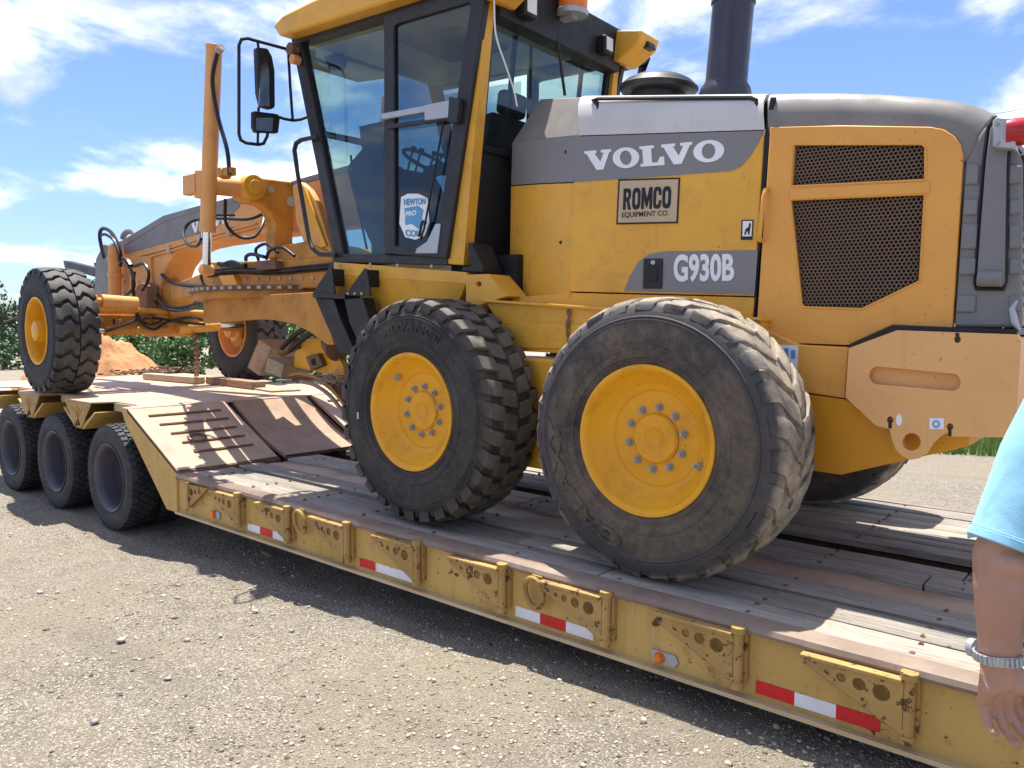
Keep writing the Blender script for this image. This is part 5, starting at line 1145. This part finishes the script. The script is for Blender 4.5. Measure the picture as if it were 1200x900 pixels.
obj('lean_rod', [g_cyl(PX(256, 382, xa+.04), PX(285, 382, xa+.04), .032, n=14)], M['chrome'], GR)
obj('steering_cylinder', [g_cyl(PX(118, 353, xa), PX(160, 356, xa), .075, n=18), g_cyl(PX(100, 351, xa), PX(118, 353, xa), .035, n=12), g_lathe([(0, -.06), (.06, -.05), (.08, 0), (.06, .05), (0, .06)], 14, PX(106, 351, xa))], M['peach'], GR)
hx = lambda px, x: obj('hose', [g_tube([PX(a, b, x) for a, b in px], .016, 7, 5)], M['hose'], GR)
hx([(125, 388), (145, 381), (165, 374), (185, 373), (215, 378), (240, 380)], xa+.12); hx([(158, 370), (170, 382), (182, 386), (195, 378), (225, 372), (245, 378)], xa+.13); hx([(160, 366), (167, 376), (178, 380), (190, 376)], xa+.14)
obj('axle_hole', [g_cyl(PX(129, 377, XA+.101), PX(129, 377, XA+.115), .05, n=16)], M['ink'], GR)
# small hydraulics and fittings round the front gear
for u in range(250, 392, 13): obj('bolt', [g_lathe([(0, -.012), (.016, -.010), (.018, 0)], 8, PY(u, 329-.03*(u-250), .93))], M['bolt'], GR)
for k, (dv, yy) in enumerate(((0, .90), (3, .89), (6, .91))): hose([(244, 318+dv), (275, 314+dv), (320, 315+dv), (360, 312+dv), (392, 309+dv)], yy, .011)
obj('manifold', [px_plate([(300, 306), (322, 304), (323, 315), (301, 317)], .84, .92)], M['rust'], GR, .006)
hose([(303, 305), (300, 292), (312, 286), (326, 296)], .86, .014); hose([(312, 304), (316, 294), (330, 290), (345, 300)], .84, .014); hose([(246, 312), (236, 322), (240, 334), (252, 338)], .8, .013)
hose([(190, 322), (202, 331), (216, 334), (238, 336)], (YG, .95), .02); hose([(176, 346), (188, 358), (205, 364), (232, 360), (250, 352)], (YG, .85), .018); hose([(181, 340), (194, 356), (214, 360), (244, 350)], (YG, .9), .016)
obj('frame_pipe', [g_tube([PY(a, b, YG-.02) for a, b in ((150, 303), (200, 290), (236, 279), (300, 262))], .012, 6)], M['peach'], GR)
obj('frame_pipe', [g_tube([PY(a, b, YG-.02) for a, b in ((160, 305), (200, 294), (236, 283), (310, 263))], .012, 6)], M['peach'], GR)
for u, v in ((200, 291), (236, 280), (270, 270)): obj('pipe_clamp', [g_box(*(lambda p: (p.x-.03, p.x+.03, p.y-.035, p.y+.02, p.z-.06, p.z+.03))(PY(u, v, YG-.01)))], M['bolt'], GR, .004)
obj('hinge_pin', [g_cyl(PX(342, 236, -.14), PX(342, 236, -.10), .045, n=16)], M['bolt'], GR); obj('hinge_pin', [g_cyl(PX(318, 222, -.15), PX(318, 222, -.11), .028, n=14)], M['bolt'], GR)
obj('saddle_rib', [px_plate([(350, 222), (356, 218), (382, 288), (376, 290)], .955, .98)], M['yellow'], GR, .004)
obj('axle_rib', [g_box(XA+.10, XA+.125, .55, 1.12, 1.79, 1.92)], M['dirty'], GR, .006)
for yy in (.58, .78, .98): obj('bolt', [g_lathe([(0, -.014), (.020, -.010), (.022, 0)], 8, (XA+.13, yy, 1.855), (-1, 0, 0))], M['bolt'], GR)
# ------------------------------------------------------------------ chains, timbers, loose things on the trailer
def chain(name, a, b, label, sag=.03, n=18):
    a, b = Vector(a), Vector(b); t = thing(name, b, label, 'chain', 'tie-down chains'); d = (b-a).normalized()
    gs = []
    for k in range(n):
        p = a.lerp(b, (k+.5)/n) + Vector((sag*math.sin(PI*(k+.5)/n), 0, 0)); L_ = (b-a).length/n*.72
        _, s, q = frame_of(d); w = s if k % 2 else q
        pts = [p + d*(L_*math.cos(u)) + w*(.026*math.sin(u)) for u in np.linspace(0, 2*PI, 11)[:-1]]; gs.append(g_tube(pts, .0085, 5, closed=True))
    obj('links', gs, M['rust'], t)['kind'] = 'stuff'
    obj('anchor', [g_tube([b + Vector((.04*math.cos(u), 0, .05*math.sin(u))) for u in np.linspace(0, 2*PI, 15)[:-1]], .012, 6, closed=True)], M['rust'], t)
chain('tie_down_chain', PX(112, 392, XA+.25), PZ(99, 452, ZR+.01), 'rusty chain hanging from the front axle beside the near front tyre')
chain('tie_down_chain', PX(228, 390, XA+.30), PZ(230, 441, ZR+.01), 'rusty chain hanging from the front axle near the far front tyre')
def timber(name, x0, x1, y0, y1, z0, z1, rz, m, label, cat='timber'):
    c = Vector(((x0+x1)/2, (y0+y1)/2, z0)); mt_ = Matrix.Translation(c) @ Matrix.Rotation(rz, 4, 'Z')
    g = g_move(g_box(-(x1-x0)/2, (x1-x0)/2, -(y1-y0)/2, (y1-y0)/2, 0, z1-z0), mt_)
    o = obj(name, [g], M[m], None, .006); tag(o, label, cat); return o
def timber_px(name, pts, w, h, zb, m, label):
    a, b = PZ(*pts[0], zb), PZ(*pts[1], zb); d = (b-a); d.z = 0; n = Vector((-d.y, d.x, 0)).normalized()*w
    q = [a, b, b+n, a+n]; o = obj(name, [g_hexa(q, [p+Vector((0, 0, h)) for p in q])], M[m], None, .006); return tag(o, label, 'timber')
timber_px('timber_beam', ((167, 444.5), (228, 450)), .14, .08, ZR+.004, 'wood_new', 'pale timber beam lying across the rear deck behind the far chain')
timber_px('timber_beam', ((241, 449.5), (296, 456.5)), .16, .085, ZR+.004, 'wood_brown', 'short brown timber lying in front of the far front tyre')
timber_px('deck_plank', ((240, 447), (318, 460)), .34, .02, ZR+.002, 'wood_new', 'pale flat plank under the brown timber on the rear deck')
def block(px, x, s, rot, m, label):
    c = PY(*px, x); mt_ = Matrix.Translation(c) @ Matrix.Rotation(rot[0], 4, 'Z') @ Matrix.Rotation(rot[1], 4, 'Y')
    o = obj('timber_block', [g_move(g_box(-s[0]/2, s[0]/2, -s[1]/2, s[1]/2, -s[2]/2, s[2]/2), mt_)], M[m], None, .006); return tag(o, label, 'timber')
block((325, 418), 1.25, (.16, .5, .30), (.3, .5), 'wood_brown', 'weathered timber block propped against the yellow tilt plate')
block((338, 430), 1.05, (.20, .34, .13), (.2, .25), 'wood_new', 'pale sawn timber block in front of the yellow tilt plate')
def chain_heap():
    p = PZ(180, 436, ZR+.02); t = thing('chain_heap', (p.x, p.y, ZR), 'heap of rusty chain lying on the rear deck by the earth mound', 'chain')
    gs = []
    for k in range(90):
        q = Vector((p.x+random.gauss(0, .12), p.y+random.gauss(0, .33), ZR+.015+abs(random.gauss(0, .025)))); d = Vector((random.gauss(0, 1), random.gauss(0, 1), random.gauss(0, .3))).normalized(); _, s, _q = frame_of(d)
        gs.append(g_tube([q + d*(.05*math.cos(u)) + s*(.028*math.sin(u)) for u in np.linspace(0, 2*PI, 10)[:-1]], .010, 5, closed=True))
    obj('links', gs, M['rust'], t)['kind'] = 'stuff'
chain_heap()
def straw():
    p = PY(392, 440, .95); gs = []
    for k in range(160):
        a = Vector((p.x+random.gauss(0, .11), p.y+random.gauss(0, .10), p.z-.06+abs(random.gauss(0, .03)))); d = Vector((random.gauss(0, 1), random.gauss(0, 1), random.gauss(.2, .5))).normalized()*random.uniform(.04, .11)
        gs.append(g_tube([a, a+d*.5+Vector((0, 0, .008)), a+d], .0022, 3))
    o = obj('straw', gs, M['wood_new']); tag(o, 'dry straw caught on the blade behind the front drive tyre', 'straw', kind='stuff')
straw()
o = obj('wood_sliver', [g_hexa([(p := PZ(306, 647, .03)), p+Vector((.16, -.03, 0)), p+Vector((.165, 0, 0)), p+Vector((.01, .03, 0))], [q+Vector((0, 0, .008)) for q in (p, p+Vector((.16, -.03, 0)), p+Vector((.165, 0, 0)), p+Vector((.01, .03, 0)))])], M['wood_new']); tag(o, 'thin pale wood sliver on the shaded gravel below the trailer', 'wood sliver')

# ------------------------------------------------------------------ person at the right edge
def sphere(c, r, sc=(1, 1, 1), n=12):
    c = Vector(c); return g_lathe([(max(.0005, r*math.sin(PI*k/n)), -r*math.cos(PI*k/n)) for k in range(n+1)], 16, c, (0, 0, 1)) if sc == (1, 1, 1) else ([Vector((c.x+(p-c).x*sc[0], c.y+(p-c).y*sc[1], c.z+(p-c).z*sc[2])) for p in g_lathe([(max(.0005, r*math.sin(PI*k/n)), -r*math.cos(PI*k/n)) for k in range(n+1)], 16, c, (0, 0, 1))[0]], g_lathe([(max(.0005, r*math.sin(PI*k/n)), -r*math.cos(PI*k/n)) for k in range(n+1)], 16, c, (0, 0, 1))[1])
def limb(pts):
    """tapered chain of (point, radius)"""
    gs = []
    for (a, ra), (b, rb) in zip(pts, pts[1:]): gs.append(g_cyl(a, b, ra, rb, 16))
    for a, ra in pts: gs.append(sphere(a, ra*.995))
    return gs
def build_person():
    dep = 1.55
    pt = lambda u, v, d=dep: CAM + ray(u, v)*d
    PF = Vector((-.55, .835, 0)).normalized(); PR = Vector((.835, .55, 0)).normalized(); UZ = Vector((0, 0, 1))
    shL, elL, wrL = pt(1250, 462), pt(1173, 655), pt(1171, 775)
    ctr = shL + PR*.195; gz = float(zg(ctr.x, ctr.y)); base = Vector((ctr.x, ctr.y, gz))
    T = thing('person', base, 'person in a light blue short-sleeved shirt with a silver watch, arm hanging down', 'person')
    zs = shL.z - gz                                     # shoulder height
    B = lambda s, f, z: base + PR*s + PF*f + UZ*z
    hd = zs + .235
    gs = []
    # head, neck, face
    gs.append(sphere(B(0, .0, hd+.01), .088, (1, 1.12, 1.25))); gs.append(sphere(B(0, .03, hd-.055), .062, (1, 1.1, 1.0)))
    gs += limb([(B(0, .095, hd+.015), .010), (B(0, .118, hd-.015), .014)]); gs += limb([(B(-.022, .098, hd-.058), .007), (B(.022, .098, hd-.058), .007)])
    for sd in (-1, 1): gs.append(sphere(B(sd*.033, .088, hd+.02), .013)); gs.append(sphere(B(sd*.088, -.005, hd), .025, (.45, .9, 1.25)))
    gs += limb([(B(0, -.01, hd-.07), .056), (B(0, -.02, zs+.04), .062)])
    # trunk core
    gs += limb([(B(0, -.01, zs-.06), .075), (B(0, 0, zs-.25), .11), (B(0, 0, zs-.48), .11)])
    # legs
    hip = zs-.52
    for sd in (-1, 1): gs += limb([(B(sd*.09, 0, hip), .085), (B(sd*.10, .01, hip*.54), .06), (B(sd*.105, -.01, .10), .042)])
    # arms
    gs += limb([(shL, .062), (shL.lerp(elL, .45), .056), (elL + PF*.01, .047), (elL.lerp(wrL, .28), .0485), (elL.lerp(wrL, .7), .041), (wrL, .036)])
    gs += [sphere(elL - fw*.022 + Vector((0, 0, -.005)), .033)]
    shR = shL + PR*.39; elR = shR + PR*.05 + PF*.04 - UZ*.30; wrR = elR + PF*.16 - UZ*.19
    gs += limb([(shR, .062), (shR.lerp(elR, .45), .056), (elR, .046), (elR.lerp(wrR, .3), .048), (wrR, .034)])
    # hands: palm towards the camera on the near arm
    def hand(w, d, s, n, flip=1, curl=1.0):
        d = d.normalized(); s = (s - d*s.dot(d)).normalized(); n = (n - d*n.dot(d) - s*n.dot(s)).normalized(); out = []
        out += limb([(w, .034), (w + d*.022, .034)])
        kn = []
        for k, (o, L_) in enumerate(((-.034, .078), (-.012, .086), (.011, .088), (.033, .084))):
            p = w + s*o*flip + d*L_ + n*(-.004*abs(k-1.5)); kn.append(p); out += limb([(w + s*o*flip*.55 + d*.01, .018), (w + s*o*flip*.9 + d*.05 + n*.003, .0165), (p, .0125)])
        out.append(sphere(w + s*.026*flip + d*.04 + n*.012, .020)); out.append(sphere(w - s*.026*flip + d*.042 + n*.008, .018))
        for p, ls, sp in zip(kn, ((.029, .019, .016), (.038, .025, .019), (.042, .027, .020), (.038, .024, .019)), (-.24, -.07, .09, .25)):
            a = 0; q = p; r = .0112
            for j, L_ in enumerate(ls):
                a += math.radians((26, 38, 24)[j])*curl; dirn = (d*math.cos(a) + n*math.sin(a) + s*flip*(sp+.10*curl)).normalized(); q2 = q + dirn*L_
                out += limb([(q, r), (q2, r*.90)]); q = q2; r *= .90
        th = [w + s*flip*.030 + d*.018 + n*.008, w + s*flip*.052 + d*.050 + n*.022, w + s*flip*.055 + d*.080 + n*.034, w + s*flip*.046 + d*.102 + n*.040]
        out += limb(list(zip(th, (.017, .0125, .0112, .009))))
        return out
    gs += hand(wrL + Vector((0, 0, -.008)), (pt(1180, 872)-wrL), rt, -fw + up*.1, 1, .95)
    gs += hand(wrR, PF*.6 - UZ, -PF*.5 - PR*.0 + UZ*.0 - PR*.6, -PR, 1, .8)
    body = obj('body', gs, M['skin'], T, 0, 0)
    def remesh(o, vox, it=3):
        r = o.modifiers.new('remesh', 'REMESH'); r.mode = 'VOXEL'; r.voxel_size = vox; r.use_smooth_shade = True
        sm = o.modifiers.new('smooth', 'SMOOTH'); sm.factor = .5; sm.iterations = it
    remesh(body, .0036, 3)
    # shirt
    sg = []
    for a, b in (((zs-.02, .165), (zs-.22, .175)), ((zs-.22, .175), (zs-.46, .165)), ((zs-.46, .165), (zs-.62, .198))):
        sg.append(g_move(g_cyl(Vector((0, 0, a[0])), Vector((0, 0, b[0])), a[1], b[1], 28), Matrix.Translation(base) @ Matrix.Rotation(math.atan2(PR.y, PR.x), 4, 'Z') @ Matrix.Diagonal((1.12, .80, 1, 1))))
    sg += limb([(shL + PR*.03, .075), (B(-.06, -.01, zs+.035), .062), (B(.06, -.01, zs+.035), .062), (shR - PR*.03, .075)])
    hemL = pt(1183, 640); dl = (hemL-shL).normalized()
    sg += limb([(shL + PR*.02, .080), (shL.lerp(hemL, .4), .077)]) + [g_cyl(shL.lerp(hemL, .4), hemL + rt*.006, .077, .079, 24), g_cyl(hemL + rt*.006 - dl*.012, hemL + rt*.006 + dl*.006, .081, .080, 24)]
    hemR = shR.lerp(elR, .85); sg += limb([(shR, .078), (shR.lerp(hemR, .5), .074)]) + [g_cyl(shR.lerp(hemR, .5), hemR, .074, .076, 24)]
    # soft folds
    for k in range(7):
        t = .15+.12*k; c = shL.lerp(hemL, t); aa = k*1.9; sg += limb([(c + rt*(.070*math.cos(aa)) - fw*(.070*math.sin(aa)), .010), (c + dl*.07 + rt*(.074*math.cos(aa+.5)) - fw*(.074*math.sin(aa+.5)), .007)])
    shirt = obj('shirt', sg, M['shirt'], T, 0, 0); remesh(shirt, .007, 5)
    tg = []
    for sd in (-1, 1): tg += limb([(B(sd*.085, 0, hip+.02), .115), (B(sd*.10, .01, hip*.54), .085), (B(sd*.105, -.01, .12), .072)])
    tg += limb([(B(-.05, 0, hip+.06), .125), (B(.05, 0, hip+.06), .125)]); tr_ = obj('trousers', tg, M['jeans'], T, 0, 0); remesh(tr_, .009, 5)
    for sd in (-1, 1):
        o = obj('boot', limb([(B(sd*.105, -.03, .05), .05), (B(sd*.11, .06, .045), .046), (B(sd*.115, .16, .038), .040)]) + limb([(B(sd*.105, -.01, .06), .05), (B(sd*.105, -.01, .16), .055)]) + [g_hexa([B(sd*.105-.045, -.08, .0), B(sd*.105+.045, -.08, 0), B(sd*.12+.045, .2, 0), B(sd*.12-.045, .2, 0)], [B(sd*.105-.045, -.08, .03), B(sd*.105+.045, -.08, .03), B(sd*.12+.045, .2, .03), B(sd*.12-.045, .2, .03)])], M['boot'], T, 0, 0); remesh(o, .008, 3)
    hg = [sphere(B(0, -.018, hd+.045), .093, (1, 1.1, 1.02))] + [sphere(B(.05*math.cos(a), -.055+.03*math.sin(a), hd+.0), .055) for a in (0, 1, 2.1, 3.14)]
    h = obj('hair', hg, M['hair'], T, 0, 0); remesh(h, .007, 3)
    obj('hem', [g_lathe([(.0805, -.012), (.0825, -.011), (.0825, .004), (.0805, .006)], 40, hemL + rt*.006, dl), g_lathe([(.0826, -.0165), (.0834, -.0155), (.0826, -.0145)], 40, hemL + rt*.006, dl)], M['shirt'], shirt)
    # watch
    ax = (wrL-elL).normalized() + rt*.10; wc = wrL + (elL-wrL).normalized()*.012
    wt = obj('wristwatch', [g_lathe([(.0395, -.009), (.0425, -.009), (.044, 0), (.0425, .009), (.0395, .009)], 44, wc, ax, True)], M['chrome'], T)
    d_, s_, t_ = frame_of(ax)
    for k in range(30):
        a = 2*PI*k/30; c = wc + (s_*math.cos(a) + t_*math.sin(a))*.0440
        o = obj('watch_link', [g_cyl(c - d_*.0085, c + d_*.0085, .0042, n=6)], M['zinc'], wt)
    cs = wc + (fw*.9 - rt*.5).normalized()*.046; obj('watch_case', [g_cyl(cs, cs + (fw*.9 - rt*.5).normalized()*.012, .019, n=24)], M['zinc'], wt)
build_person()
